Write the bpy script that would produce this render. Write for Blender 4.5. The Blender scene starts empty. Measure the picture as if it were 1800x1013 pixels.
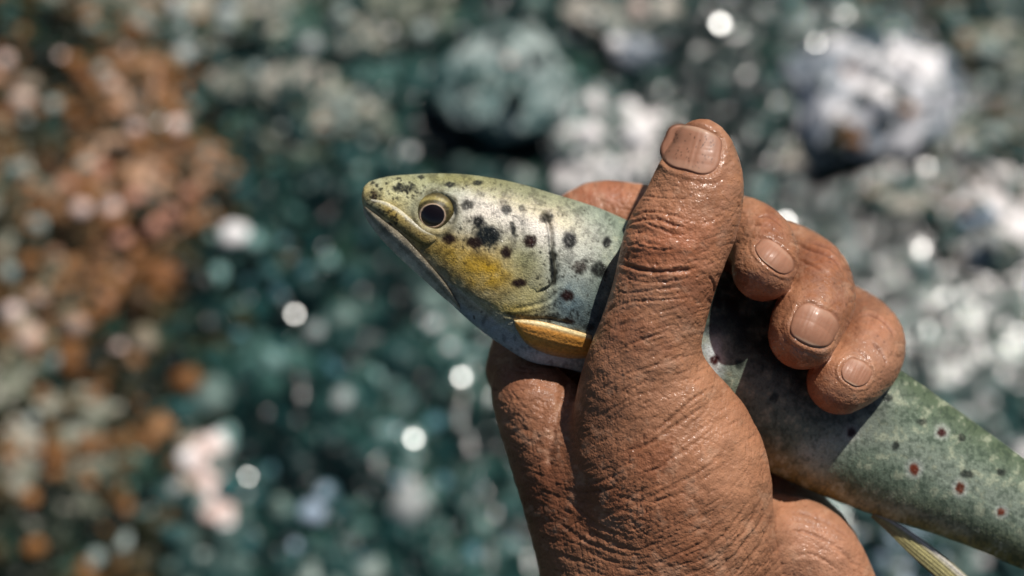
import bpy, bmesh, math, random
import numpy as np
from mathutils import Vector, Matrix, noise as mnoise

# ------------------------------------------------------------------ camera, light, exposure
random.seed(7)
rng = np.random.default_rng(7)
C = bpy.context.scene.collection
sc = bpy.context.scene
PXM = 0.000128            # one photo pixel at the subject's distance, in metres
DIST = 0.320              # camera to subject
DP = DIST / PXM           # the same in pixels
GD = 1.50                 # camera to river bed along the axis
PITCH = 60.0
cam_d = bpy.data.cameras.new('camera')
cam = bpy.data.objects.new('camera', cam_d)
C.objects.link(cam)
cam.location = (0, 0, GD * math.sin(math.radians(PITCH)))
cam.rotation_euler = (math.radians(90 - PITCH), 0, 0)
cam_d.sensor_width = 36.0
cam_d.lens = 36.0 * DP / 1800.0
cam_d.clip_start = 0.01
cam_d.clip_end = 100
cam_d.dof.use_dof = True
cam_d.dof.focus_distance = DIST - 118 * PXM
cam_d.dof.aperture_fstop = cam_d.lens / 6.6
cam_d.dof.aperture_blades = 0
sc.camera = cam
CAMM = Matrix.Translation(cam.location) @ Matrix.Rotation(math.radians(90 - PITCH), 4, 'X')
CR = np.array(CAMM.to_3x3()); CT = np.array(CAMM.translation)

SUN_CAM = Vector((0.32, 0.76, 0.52)).normalized()         # towards the sun, seen from the camera
SUN = (CAMM.to_3x3() @ SUN_CAM).normalized()
sun_d = bpy.data.lights.new('sun', 'SUN')
sun_d.energy = 5.0
sun_d.angle = math.radians(0.5)
sun_d.color = (1.0, 0.95, 0.88)
sun = bpy.data.objects.new('sun', sun_d); C.objects.link(sun)
sun.location = (1, 1, 3)
sun.rotation_euler = SUN.to_track_quat('Z', 'Y').to_euler()

w = bpy.data.worlds.new('World'); sc.world = w; w.use_nodes = True
nt = w.node_tree
sky = nt.nodes.new('ShaderNodeTexSky'); sky.sky_type = 'NISHITA'; sky.sun_disc = False
sky.sun_elevation = math.asin(SUN.z)
sky.sun_rotation = math.atan2(SUN.x, SUN.y)
nt.links.new(sky.outputs[0], nt.nodes['Background'].inputs[0])
nt.nodes['Background'].inputs[1].default_value = 0.05

sc.view_settings.view_transform = 'Standard'
sc.view_settings.look = 'None'
sc.view_settings.exposure = 0.0
sc.view_settings.gamma = 1.0
sc.view_settings.use_curve_mapping = False
sc.cycles.use_denoising = True
sc.cycles.max_bounces = 6
sc.cycles.transparent_max_bounces = 8
sc.cycles.sample_clamp_direct = 12.0
sc.cycles.sample_clamp_indirect = 2.0
sc.cycles.blur_glossy = 0.3
sc.cycles.caustics_reflective = False
sc.cycles.caustics_refractive = False

# ------------------------------------------------------------------ small helpers
def srgb(r, g, b):
    f = lambda c: (c / 255 / 12.92) if c <= 10 else ((c / 255 + 0.055) / 1.055) ** 2.4
    return (f(r), f(g), f(b), 1.0)

def T(px, py, z=0.0):
    """photo pixel + height towards the camera (pixel units) -> camera-frame point, pixel units"""
    k = 1 - np.asarray(z, float) / DP
    return np.stack([(np.asarray(px, float) - 900) * k, -(np.asarray(py, float) - 506.5) * k,
                     np.asarray(z, float) + 0 * k], -1)

def proj(P):
    k = 1 - P[..., 2] / DP
    return P[..., 0] / k + 900, -P[..., 1] / k + 506.5

def to_world(P):
    Q = P * PXM
    Q = Q + np.array([0, 0, -DIST])
    return Q @ CR.T + CT

def ground(px, py, h=0.0):
    d = CR @ np.array([(px - 900) / DP, -(py - 506.5) / DP, -1.0])
    t = (h - CT[2]) / d[2]
    return CT + d * t

def mesh_np(name, V, F, smooth=True):
    me = bpy.data.meshes.new(name)
    V = np.ascontiguousarray(V, np.float32); F = np.ascontiguousarray(F, np.int32)
    n = F.shape[1]
    me.vertices.add(len(V)); me.vertices.foreach_set('co', V.ravel())
    me.loops.add(F.size); me.loops.foreach_set('vertex_index', F.ravel())
    me.polygons.add(len(F))
    me.polygons.foreach_set('loop_start', np.arange(0, F.size, n, dtype=np.int32))
    me.update(calc_edges=True)
    if smooth: me.polygons.foreach_set('use_smooth', np.ones(len(F), bool))
    me.validate()
    return me

def set_attr(me, name, col):
    a = me.attributes.new(name, 'FLOAT_COLOR', 'POINT')
    if col.shape[1] == 3: col = np.concatenate([col, np.ones((len(col), 1))], 1)
    a.data.foreach_set('color', np.ascontiguousarray(col, np.float32).ravel())

def set_float(me, name, v):
    a = me.attributes.new(name, 'FLOAT', 'POINT')
    a.data.foreach_set('value', np.ascontiguousarray(v, np.float32))

def link(name, me, mat, parent=None, origin=None):
    """origin: world point that becomes the object's origin (mesh given in world coordinates)"""
    if origin is None and parent is not None: origin = parent['_o'] if '_o' in parent else (0, 0, 0)
    if origin is None: origin = (0, 0, 0)
    me.transform(Matrix.Translation(-Vector(origin)))
    o = bpy.data.objects.new(name, me); C.objects.link(o)
    if mat: me.materials.append(mat)
    if parent is not None:
        po = Vector(PO[parent.name])
        o.parent = parent; o.location = Vector(origin) - po
    else:
        o.location = origin
    PO[o.name] = tuple(origin)
    return o
PO = {}

def empty(name, loc):
    o = bpy.data.objects.new(name, None); C.objects.link(o); o.location = loc
    o.empty_display_size = 0.02; PO[o.name] = tuple(loc); return o

def tag(o, label=None, cat=None, group=None, kind=None):
    if label: o['label'] = label
    if cat: o['category'] = cat
    if group: o['group'] = group
    if kind: o['kind'] = kind
    return o

def ss(x, a, b):
    t = np.clip((x - a) / (b - a), 0, 1); return t * t * (3 - 2 * t)

def blur1(a, r):
    r = int(r)
    if r < 1: return a
    for ax in (0, 1):
        p = np.take(a, np.clip(np.arange(-r - 1, a.shape[ax] + r), 0, a.shape[ax] - 1), axis=ax)
        c = np.cumsum(p, axis=ax)
        n = a.shape[ax]
        a = (np.take(c, np.arange(2 * r + 1, 2 * r + 1 + n), axis=ax) - np.take(c, np.arange(0, n), axis=ax)) / (2 * r + 1)
    return a

def vnoise(w_, h_, cell, seed, octaves=1, gain=0.5):
    """tileless value noise on an image grid, -1..1"""
    g = np.random.default_rng(seed); out = np.zeros((h_, w_)); amp = 1; tot = 0
    for o in range(octaves):
        c = cell / 2 ** o
        gy, gx = int(h_ / c) + 3, int(w_ / c) + 3
        G = g.random((gy, gx)) * 2 - 1
        y = np.arange(h_) / c; x = np.arange(w_) / c
        yi = y.astype(int); xi = x.astype(int); fy = y - yi; fx = x - xi
        fy = (fy * fy * (3 - 2 * fy))[:, None]; fx = (fx * fx * (3 - 2 * fx))[None]
        a = G[yi][:, xi]; b = G[yi][:, xi + 1]; c_ = G[yi + 1][:, xi]; d = G[yi + 1][:, xi + 1]
        out += amp * ((a * (1 - fx) + b * fx) * (1 - fy) + (c_ * (1 - fx) + d * fx) * fy)
        tot += amp; amp *= gain
    return out / tot

def sample(img, x, y):
    h_, w_ = img.shape[:2]
    x = np.clip(x, 0, w_ - 1.001); y = np.clip(y, 0, h_ - 1.001)
    xi = x.astype(int); yi = y.astype(int); fx = x - xi; fy = y - yi
    if img.ndim == 3: fx = fx[..., None]; fy = fy[..., None]
    return (img[yi, xi] * (1 - fx) + img[yi, xi + 1] * fx) * (1 - fy) + (img[yi + 1, xi] * (1 - fx) + img[yi + 1, xi + 1] * fx) * fy

def catmull(P, n):
    P = np.asarray(P, float); out = []
    Q = np.concatenate([[2 * P[0] - P[1]], P, [2 * P[-1] - P[-2]]])
    for i in range(1, len(Q) - 2):
        for t in np.arange(n) / n:
            a, b, c, d = Q[i - 1:i + 3]
            out.append(0.5 * (2 * b + (c - a) * t + (2 * a - 5 * b + 4 * c - d) * t * t + (3 * b - a - 3 * c + d) * t ** 3))
    out.append(P[-1]); return np.array(out)

# material helpers
def new_mat(name):
    m = bpy.data.materials.new(name); m.use_nodes = True
    return m, m.node_tree, m.node_tree.nodes['Principled BSDF']
def nd(t, typ, **kw):
    n = t.nodes.new(typ)
    for k, v in kw.items():
        if k.startswith('i_'): n.inputs[k[2:].replace('_', ' ')].default_value = v
        else: setattr(n, k, v)
    return n
def ramp(t, fac, stops):
    r = t.nodes.new('ShaderNodeValToRGB'); e = r.color_ramp.elements
    while len(e) < len(stops): e.new(0.5)
    for i, (p, c) in enumerate(stops): e[i].position = p; e[i].color = c
    t.links.new(fac, r.inputs[0]); return r

# ------------------------------------------------------------------ background materials
def rock_mat(name, stops, scale=60, rough=(0.25, 0.6), bump=0.004, spec=0.5, coords='Object', speck=None):
    m, t, b = new_mat(name)
    tc = nd(t, 'ShaderNodeTexCoord')
    gm = nd(t, 'ShaderNodeNewGeometry')
    pos = gm.outputs['Position']
    n1 = nd(t, 'ShaderNodeTexNoise', i_Scale=scale, i_Detail=4.0, i_Roughness=0.65)
    n2 = nd(t, 'ShaderNodeTexNoise', i_Scale=scale * 0.22, i_Detail=3.0)
    vo = nd(t, 'ShaderNodeTexVoronoi', i_Scale=scale * 0.9)
    for n in (n1, n2, vo): t.links.new(pos, n.inputs['Vector'])
    mx = nd(t, 'ShaderNodeMath', operation='MULTIPLY_ADD'); t.links.new(n1.outputs[0], mx.inputs[0]); mx.inputs[1].default_value = 0.55
    sepc = nd(t, 'ShaderNodeSeparateColor'); t.links.new(vo.outputs['Color'], sepc.inputs[0])
    m2 = nd(t, 'ShaderNodeMath', operation='MULTIPLY_ADD'); t.links.new(sepc.outputs[0], m2.inputs[0]); m2.inputs[1].default_value = 0.30
    m3 = nd(t, 'ShaderNodeMath', operation='MULTIPLY'); t.links.new(n2.outputs[0], m3.inputs[0]); m3.inputs[1].default_value = 0.25
    t.links.new(m3.outputs[0], m2.inputs[2]); t.links.new(m2.outputs[0], mx.inputs[2])
    r = ramp(t, mx.outputs[0], stops)
    t.links.new(r.outputs[0], b.inputs['Base Color'])
    rr = nd(t, 'ShaderNodeMapRange'); rr.inputs['To Min'].default_value = rough[0]; rr.inputs['To Max'].default_value = rough[1]
    t.links.new(n2.outputs[0], rr.inputs['Value']); rr.inputs['From Min'].default_value = 0.35; rr.inputs['From Max'].default_value = 0.65
    t.links.new(rr.outputs[0], b.inputs['Roughness'])
    bp = nd(t, 'ShaderNodeBump', i_Strength=0.8, i_Distance=bump)
    t.links.new(n1.outputs[0], bp.inputs['Height']); t.links.new(bp.outputs[0], b.inputs['Normal'])
    b.inputs['Specular IOR Level'].default_value = spec * .4
    return m

M = {}
M['rust'] = rock_mat('rusty lichened rock', [(0.38, srgb(18, 24, 18)), (0.47, srgb(54, 48, 32)), (0.55, srgb(104, 74, 46)), (0.63, srgb(142, 102, 70)), (0.71, srgb(172, 142, 118))], 36)
M['olive'] = rock_mat('olive grey rock', [(0.38, srgb(12, 28, 24)), (0.48, srgb(52, 62, 50)), (0.57, srgb(104, 108, 92)), (0.66, srgb(160, 156, 142))], 34)
M['slab'] = rock_mat('blue green slab rock', [(0.38, srgb(26, 54, 56)), (0.49, srgb(82, 108, 106)), (0.60, srgb(156, 168, 164))], 34)
M['pale'] = rock_mat('pale grey rock', [(0.40, srgb(44, 60, 68)), (0.49, srgb(96, 108, 118)), (0.56, srgb(164, 168, 174)), (0.66, srgb(222, 218, 218))], 22)
M['speckled'] = rock_mat('speckled pale rock', [(0.38, srgb(40, 58, 54)), (0.47, srgb(120, 128, 122)), (0.55, srgb(200, 192, 188)), (0.66, srgb(228, 222, 220))], 40)
M['dark'] = rock_mat('dark wet rock', [(0.38, srgb(8, 28, 28)), (0.52, srgb(30, 56, 52)), (0.64, srgb(78, 96, 86))], 34, rough=(0.2, 0.5))
M['tan'] = rock_mat('tan grey rock', [(0.38, srgb(50, 66, 60)), (0.50, srgb(120, 122, 110)), (0.62, srgb(176, 168, 156))], 34)
M['bed'] = rock_mat('river bed silt', [(0.38, srgb(6, 24, 22)), (0.52, srgb(26, 48, 42)), (0.66, srgb(70, 84, 70))], 34)
M['quartz'] = rock_mat('white quartz pebble', [(0.3, srgb(205, 200, 198)), (0.6, srgb(240, 236, 234))], 40, spec=0.6)
M['pink'] = rock_mat('pinkish pebble', [(0.3, srgb(190, 160, 148)), (0.6, srgb(228, 205, 196))], 40)
M['salmon'] = rock_mat('salmon pebble', [(0.3, srgb(140, 90, 68)), (0.6, srgb(190, 140, 120))], 40)
M['ochre'] = rock_mat('ochre pebble', [(0.3, srgb(84, 60, 36)), (0.6, srgb(146, 100, 58))], 40)
M['greypeb'] = rock_mat('grey green pebble', [(0.3, srgb(92, 112, 108)), (0.6, srgb(150, 162, 156))], 40)
M['bluepeb'] = rock_mat('blue grey pebble', [(0.3, srgb(110, 130, 146)), (0.6, srgb(160, 176, 192))], 40)
M['tealpeb'] = rock_mat('dark teal pebble', [(0.3, srgb(20, 52, 54)), (0.6, srgb(52, 92, 92))], 40)
m, t, b = new_mat('wet glinting pebble')
b.inputs['Base Color'].default_value = srgb(130, 140, 138); b.inputs['Roughness'].default_value = 0.16
b.inputs['Coat Weight'].default_value = 1.0; b.inputs['Coat Roughness'].default_value = 0.2
b.inputs['Specular IOR Level'].default_value = 1.0
M['glint'] = m
m, t, b = new_mat('mixed gravel')
at = nd(t, 'ShaderNodeAttribute', attribute_name='pigment')
t.links.new(at.outputs['Color'], b.inputs['Base Color']); b.inputs['Roughness'].default_value = 0.45; b.inputs['Specular IOR Level'].default_value = .2
M['gravel'] = m
m = bpy.data.materials.new('stream water'); m.use_nodes = True; t = m.node_tree; t.nodes.clear()
out = nd(t, 'ShaderNodeOutputMaterial'); tr = nd(t, 'ShaderNodeBsdfTransparent'); gl = nd(t, 'ShaderNodeBsdfGlossy')
tr.inputs[0].default_value = (0.52, 0.70, 0.69, 1); gl.inputs['Roughness'].default_value = 0.12
fr = nd(t, 'ShaderNodeFresnel', i_IOR=1.33); mxs = nd(t, 'ShaderNodeMixShader')
gm = nd(t, 'ShaderNodeNewGeometry'); n1 = nd(t, 'ShaderNodeTexNoise', i_Scale=38.0, i_Detail=3.0, i_Distortion=0.6)
t.links.new(gm.outputs['Position'], n1.inputs['Vector'])
bp = nd(t, 'ShaderNodeBump', i_Strength=1.0, i_Distance=0.006); t.links.new(n1.outputs[0], bp.inputs['Height'])
t.links.new(bp.outputs[0], gl.inputs['Normal']); t.links.new(bp.outputs[0], fr.inputs['Normal'])
t.links.new(fr.outputs[0], mxs.inputs[0]); t.links.new(tr.outputs[0], mxs.inputs[1]); t.links.new(gl.outputs[0], mxs.inputs[2])
t.links.new(mxs.outputs[0], out.inputs[0])
M['water'] = m

# ------------------------------------------------------------------ river bed, water
BG = PXM * GD / DIST      # one photo pixel on the bed, roughly
def bed_height(x, y):
    return 0.02 * mnoise.noise(Vector((x * 3, y * 3, 1))) + 0.008 * mnoise.noise(Vector((x * 14, y * 14, 5)))
N = 260
gx = np.linspace(-1.6, 1.6, N); gy = np.linspace(-0.6, 2.6, N)
V = np.array([(x, y, bed_height(x, y) - 0.012) for y in gy for x in gx])
idx = np.arange(N * N).reshape(N, N)
F = np.stack([idx[:-1, :-1], idx[:-1, 1:], idx[1:, 1:], idx[1:, :-1]], -1).reshape(-1, 4)
# outer skirt: the same sheet stretched far past the view so that it reaches the horizon
edge = (np.abs(V[:, 0]) > 1.599) | (V[:, 1] < -0.599) | (V[:, 1] > 2.599)
V[edge, :2] = V[edge, :2] * 30
V[edge, 2] = -0.02
bed = link('riverbed', mesh_np('riverbed', V, F), M['bed']); tag(bed, kind='structure')
V = np.array([(-50, -20, -0.002), (50, -20, -0.002), (50, 60, -0.002), (-50, 60, -0.002)])
water = link('water', mesh_np('water', V, np.array([[0, 1, 2, 3]])), M['water']); tag(water, kind='structure')

# ------------------------------------------------------------------ boulders and pebbles
def ico(sub):
    bm = bmesh.new(); bmesh.ops.create_icosphere(bm, subdivisions=sub, radius=1)
    V = np.array([v.co[:] for v in bm.verts]); F = np.array([[v.index for v in f.verts] for f in bm.faces]); bm.free()
    return V, F
ICO2 = ico(2); ICO3 = ico(3); ICO5 = ico(5); ICO1 = ico(1)
def stone_shape(ic, seed, rough=0.25, facets=9, sharp=0.72):
    V, F = ic; g = np.random.default_rng(seed)
    V = V.copy()
    for k in range(facets):                       # planes that chop the ball into facets
        n = g.normal(size=3); n /= np.linalg.norm(n); d = g.uniform(sharp, 0.95)
        s = V @ n; over = s > d; V[over] -= np.outer(s[over] - d, n) * 0.95
    if rough:
        off = g.uniform(0, 50, 3)
        dn = np.array([mnoise.noise(Vector(p * 1.7 + off)) * 0.6 + mnoise.noise(Vector(p * 5 + off)) * 0.25 + mnoise.noise(Vector(p * 13 + off)) * 0.12 for p in V])
        V = V * (1 + rough * dn)[:, None]
    return V, F

def boulder(name, label, mat, px, py, wpx, hpx, lift, rot=0.0, seed=1, zr=0.55, facets=10, cat='rock'):
    """a rock that stands where the ray of that photo pixel meets the bed; sizes in bed pixels"""
    c = ground(px, py, lift)
    V, F = stone_shape(ICO5, seed, 0.38, facets + 6, 0.62)
    a = np.array([wpx * BG / 2, hpx * BG / 2 / math.sin(math.radians(PITCH)) , min(wpx, hpx) * BG / 2 * zr])
    V = V * a
    cr, sr = math.cos(rot), math.sin(rot)
    V = V @ np.array([[cr, sr, 0], [-sr, cr, 0], [0, 0, 1]])
    V = V + c
    o = link(name, mesh_np(name, V, F), M[mat], origin=(c[0], c[1], c[2]))
    return tag(o, label, cat)

R = math.radians
BO = [
 ('boulder', 'large rust and orange lichened boulder left of the fish, with pinkish patches', 'rust', 250, 340, 400, 330, -0.01, R(15), 3, .42),
 ('boulder', 'rust stained upper rock at left, under the olive grey top rock', 'rust', 215, 165, 420, 210, -0.02, R(-18), 31, .5),
 ('boulder', 'brown grey rock cut by the left edge at mid height', 'olive', 10, 400, 260, 380, -0.015, R(5), 32, .5),
 ('boulder', 'rusty brown lower rock at left, over the dark gravel', 'rust', 190, 520, 380, 190, -0.03, R(20), 33, .45),
 ('boulder', 'olive grey rock at the top middle, between the left rocks and the slab', 'olive', 690, 30, 330, 190, -0.01, R(10), 34, .5),
 ('boulder', 'brown tinged grey rock above centre with a dark hollow below it', 'tan', 470, 150, 260, 130, -0.005, R(-8), 35, .5),
 ('boulder', 'dark mossy rock left of the snout', 'olive', 500, 330, 260, 150, -0.03, R(-25), 36, .4),
 ('boulder', 'low teal grey rock behind the snout', 'slab', 470, 480, 220, 110, -0.025, R(-28), 37, .4),
 ('boulder', 'mottled tan rock right of the biggest white topped rock', 'tan', 1750, 250, 200, 150, -0.01, R(25), 38, .5),
 ('boulder', 'dark olive rock in the bottom left corner', 'olive', 60, 970, 300, 200, -0.03, R(-12), 39, .4),
 ('boulder', 'olive grey mottled boulder along the top left edge', 'olive', 330, 10, 760, 260, -0.02, R(-5), 4, .5),
 ('boulder', 'olive brown boulder in the shaded lower left corner', 'olive', 90, 800, 460, 460, -0.045, R(25), 5, .45),
 ('boulder', 'grey green mottled rock above the snout, left of the dark crevice', 'olive', 545, 215, 340, 190, -0.015, R(-12), 6, .5),
 ('boulder', 'smooth blue green slab leaning above the fish head beside the dark crevice', 'slab', 868, 145, 270, 240, 0.035, R(-40), 7, .5),
 ('boulder', 'speckled pale rock behind the thumb tip, left of it', 'speckled', 1075, 260, 290, 170, 0.0, R(28), 8, .55),
 ('boulder', 'small pale tan rock at the top edge above the thumb', 'tan', 1090, 30, 230, 110, 0.0, R(0), 9, .5),
 ('boulder', 'biggest white topped grey rock at upper right', 'pale', 1530, 165, 350, 270, 0.02, R(-10), 21, .42),
 ('boulder', 'pale pointed grey rock beside the white sparkle at top', 'pale', 1120, 90, 120, 75, 0.01, R(-20), 11, .55),
 ('boulder', 'dark greenish rock in the top right corner', 'olive', 1740, 90, 260, 220, -0.02, R(20), 12, .5),
 ('boulder', 'low tan rock under the biggest white topped rock', 'tan', 1450, 270, 190, 90, -0.005, R(10), 13, .5),
 ('boulder', 'pale blue grey rock at the right edge above the fish tail', 'speckled', 1750, 385, 230, 200, 0.0, R(30), 14, .4),
 ('boulder', 'flat tan rock right of the curled fingers', 'tan', 1580, 360, 170, 70, 0.0, R(5), 15, .45),
 ('boulder', 'dark teal wet rock right of the curled fingers', 'dark', 1560, 520, 300, 240, -0.03, R(-30), 16, .4),
 ('boulder', 'dark wet rock between the thumb tip and the biggest pale rock', 'dark', 1300, 120, 260, 160, -0.03, R(20), 17, .4),
 ('boulder', 'greyish rock under the tail half of the fish at right edge', 'tan', 1770, 600, 200, 150, -0.02, R(0), 18, .4),
 ('boulder', 'blue grey rock at the bottom edge between wrist and fin', 'bluepeb', 1580, 985, 150, 130, 0.0, R(0), 19, .5),
 ('boulder', 'elongated pinkish white stone standing in gravel at lower left', 'pink', 372, 850, 55, 150, 0.0, R(20), 22, .5),
]
for a in BO: boulder(*a)

PEB = []
def peb(mat, *items):
    for it in items: PEB.append((mat, it[0], it[1], it[2] * 1.3))
peb('quartz', (415, 420, 44), (450, 430, 30), (385, 487, 26), (580, 462, 24), (722, 275, 24), (690, 297, 24), (518, 557, 24), (765, 572, 34), (810, 668, 30),
    (727, 778, 30), (727, 815, 26), (432, 840, 26), (388, 705, 26), (400, 765, 28), (1105, 198, 34), (1118, 236, 34), (1082, 78, 26), (1340, 335, 30), (1366, 312, 20),
    (1600, 120, 34), (1520, 110, 36), (1550, 175, 34), (1130, 190, 22), (1065, 295, 24), (1020, 280, 22), (400, 925, 28), (335, 812, 32), (660, 665, 22), (705, 660, 20), (830, 625, 22))
peb('pink', (800, 585, 28), (345, 885, 34), (372, 905, 26), (325, 672, 26), (350, 660, 24), (372, 790, 32), (145, 370, 30), (195, 368, 26), (130, 580, 22), (12, 110, 26), (240, 230, 24),
    (310, 225, 26), (1120, 18, 30), (210, 615, 20), (355, 875, 24), (25, 552, 24), (105, 105, 22), (895, 110, 18), (630, 866, 20), (495, 886, 18), (1560, 60, 24), (1160, 305, 20))
peb('salmon', (272, 400, 30), (240, 350, 24), (330, 345, 26), (180, 300, 26), (300, 380, 22), (215, 420, 22), (120, 330, 20), (400, 330, 18))
peb('ochre', (300, 130, 30), (290, 170, 26), (415, 240, 24), (370, 385, 22), (410, 300, 22), (280, 520, 24), (205, 515, 26), (240, 716, 20), (55, 880, 26), (140, 270, 22), (250, 260, 24), (62, 965, 26),
    (205, 300, 24), (165, 700, 20), (100, 830, 20), (320, 210, 20), (815, 702, 22), (230, 770, 20), (130, 110, 28), (180, 545, 22), (15, 800, 22), (160, 850, 18))
peb('greypeb', (95, 190, 26), (50, 215, 22), (630, 172, 24), (700, 146, 22), (500, 230, 22), (150, 295, 24), (610, 755, 20), (215, 955, 26), (265, 915, 20), (172, 985, 24), (845, 930, 34),
    (895, 885, 30), (820, 890, 22), (460, 600, 22), (430, 640, 20), (560, 720, 22), (655, 735, 22), (690, 890, 22), (770, 930, 26), (355, 985, 24), (1010, 140, 26), (930, 60, 30), (1262, 185, 22),
    (1685, 690, 22), (1745, 750, 26), (1630, 590, 24), (1700, 300, 30), (1745, 240, 30), (1655, 300, 28), (1780, 330, 30), (30, 300, 22), (65, 400, 26), (20, 480, 24), (100, 640, 24), (60, 740, 20),
    (450, 130, 28), (400, 50, 30), (540, 90, 28), (600, 30, 30), (500, 20, 24), (250, 40, 26), (180, 130, 22), (340, 90, 22), (740, 60, 26), (560, 300, 24), (620, 330, 22), (520, 380, 24), (480, 300, 22), (640, 250, 22),
    (455, 700, 24), (520, 660, 22), (700, 730, 20), (640, 930, 22), (540, 790, 20), (850, 820, 20), (1170, 60, 24), (1730, 150, 30), (1690, 60, 26), (160, 50, 24), (90, 40, 24), (20, 20, 26))
peb('bluepeb', (550, 600, 24), (578, 640, 24), (592, 655, 20), (548, 905, 34), (575, 870, 26), (590, 960, 22), (690, 760, 22), (765, 745, 24), (1730, 385, 34), (1700, 395, 26), (490, 520, 20), (440, 500, 20), (620, 600, 22),
    (680, 610, 20), (720, 620, 20), (600, 700, 22), (630, 830, 22), (700, 850, 22), (780, 850, 22), (480, 830, 20), (520, 960, 24), (640, 990, 24), (740, 985, 24), (830, 980, 26), (900, 960, 24), (420, 590, 20), (540, 480, 20), (500, 430, 20))
peb('tealpeb', (480, 480, 30), (530, 500, 32), (620, 500, 28), (450, 550, 30), (600, 560, 28), (680, 560, 28), (500, 610, 28), (640, 700, 30), (570, 780, 30), (500, 740, 28), (680, 800, 28), (600, 900, 30), (700, 940, 30),
    (450, 880, 28), (400, 860, 30), (300, 940, 30), (440, 960, 28), (780, 800, 28), (840, 860, 28), (1480, 420, 36), (1620, 480, 36), (1500, 460, 30), (1670, 540, 34), (1400, 330, 34), (1700, 470, 34), (760, 660, 24), (560, 430, 28), (640, 420, 26))
GROUPS = {'quartz': ('white quartz pebble shining among the blurred stones', 'white pebbles on the river bed'),
 'pink': ('pinkish white pebble among the blurred stones', 'pinkish pebbles on the river bed'),
 'salmon': ('salmon red pebble on the rusty boulder', 'salmon pebbles on the rusty boulder'),
 'ochre': ('ochre orange pebble on the brown left side', 'ochre pebbles on the river bed'),
 'greypeb': ('grey green pebble among the blurred stones', 'grey green pebbles on the river bed'),
 'bluepeb': ('blue grey wet pebble in the teal gravel', 'blue grey pebbles on the river bed'),
 'tealpeb': ('dark teal wet pebble in the gravel', 'dark teal pebbles on the river bed')}
shapes = []
for k in range(8):
    V, F = stone_shape(ICO2 if k < 6 else ICO3, 100 + k, 0.16, 7, 0.75)
    shapes.append((V, F))
meshes = {}
dg = bpy.context.evaluated_depsgraph_get()
bpy.context.view_layer.update(); dg.update()
def drop(px, py, r):
    """where the ray of a pixel first meets bed or boulder"""
    d = Vector(CR @ np.array([(px - 900) / DP, -(py - 506.5) / DP, -1.0])).normalized()
    o_ = cam.location.copy()
    for _ in range(4):
        hit, loc, nor, fi, ob, mt = sc.ray_cast(dg, o_, d)
        if not hit: return Vector(ground(px, py)), Vector((0, 0, 1)), None
        if ob.name.startswith('water'): o_ = loc + d * 1e-4; continue
        return loc, nor, ob
    return loc, nor, ob
places = [(it, drop(it[1], it[2], it[3])) for it in PEB]
def region(px, py):
    v = 'near the top edge' if py < 170 else 'at upper height' if py < 400 else 'at mid height' if py < 620 else 'low down' if py < 860 else 'near the bottom edge'
    h_ = 'on the far left' if px < 220 else 'left of the fish head' if px < 620 else 'around the snout and thumb' if px < 1250 else 'right of the hand'
    return v + ' ' + h_
ORD = ['leftmost', 'second from left', 'third from left', 'fourth from left', 'fifth from left', 'sixth from left', 'seventh from left', 'eighth from left', 'ninth from left', 'tenth from left', 'eleventh from left', 'twelfth from left', 'thirteenth from left']
NICE = {'quartz': 'shining white pebble', 'pink': 'pinkish white pebble', 'salmon': 'salmon red pebble', 'ochre': 'ochre orange pebble', 'greypeb': 'grey green pebble', 'bluepeb': 'blue grey pebble', 'tealpeb': 'dark teal pebble'}
plab = {}
for k_, it in enumerate(PEB): plab.setdefault((it[0], region(it[1], it[2])), []).append((it[1], k_))
LAB = {}
for (mt_, rg_), lst in plab.items():
    lst.sort()
    for j, (_, k_) in enumerate(lst): LAB[k_] = NICE[mt_] + ' ' + rg_ + ('' if len(lst) == 1 else ', ' + ORD[j])
for i, (it, (loc, nor, ob)) in enumerate(places):
    mat, px, py, r = it
    k = int(rng.integers(8))
    key = (k, mat)
    if key not in meshes:
        me = mesh_np('pebble', *shapes[k]); me.materials.append(M[mat]); meshes[key] = me
    o = bpy.data.objects.new('pebble', meshes[key]); C.objects.link(o)
    rad = r * BG * 0.5 * (1.0 if mat not in ('quartz',) else 0.95)
    fl = rng.uniform(0.6, 0.85)
    o.location = loc + Vector((0, 0, rad * fl * 0.35)) + nor * rad * 0.1
    o.scale = (rad * rng.uniform(.85, 1.2), rad * rng.uniform(.85, 1.2), rad * fl)
    o.rotation_euler = (rng.uniform(-.3, .3), rng.uniform(-.3, .3), rng.uniform(0, 6.28))
    tag(o, LAB[i], 'pebble', GROUPS[mat][1])

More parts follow.
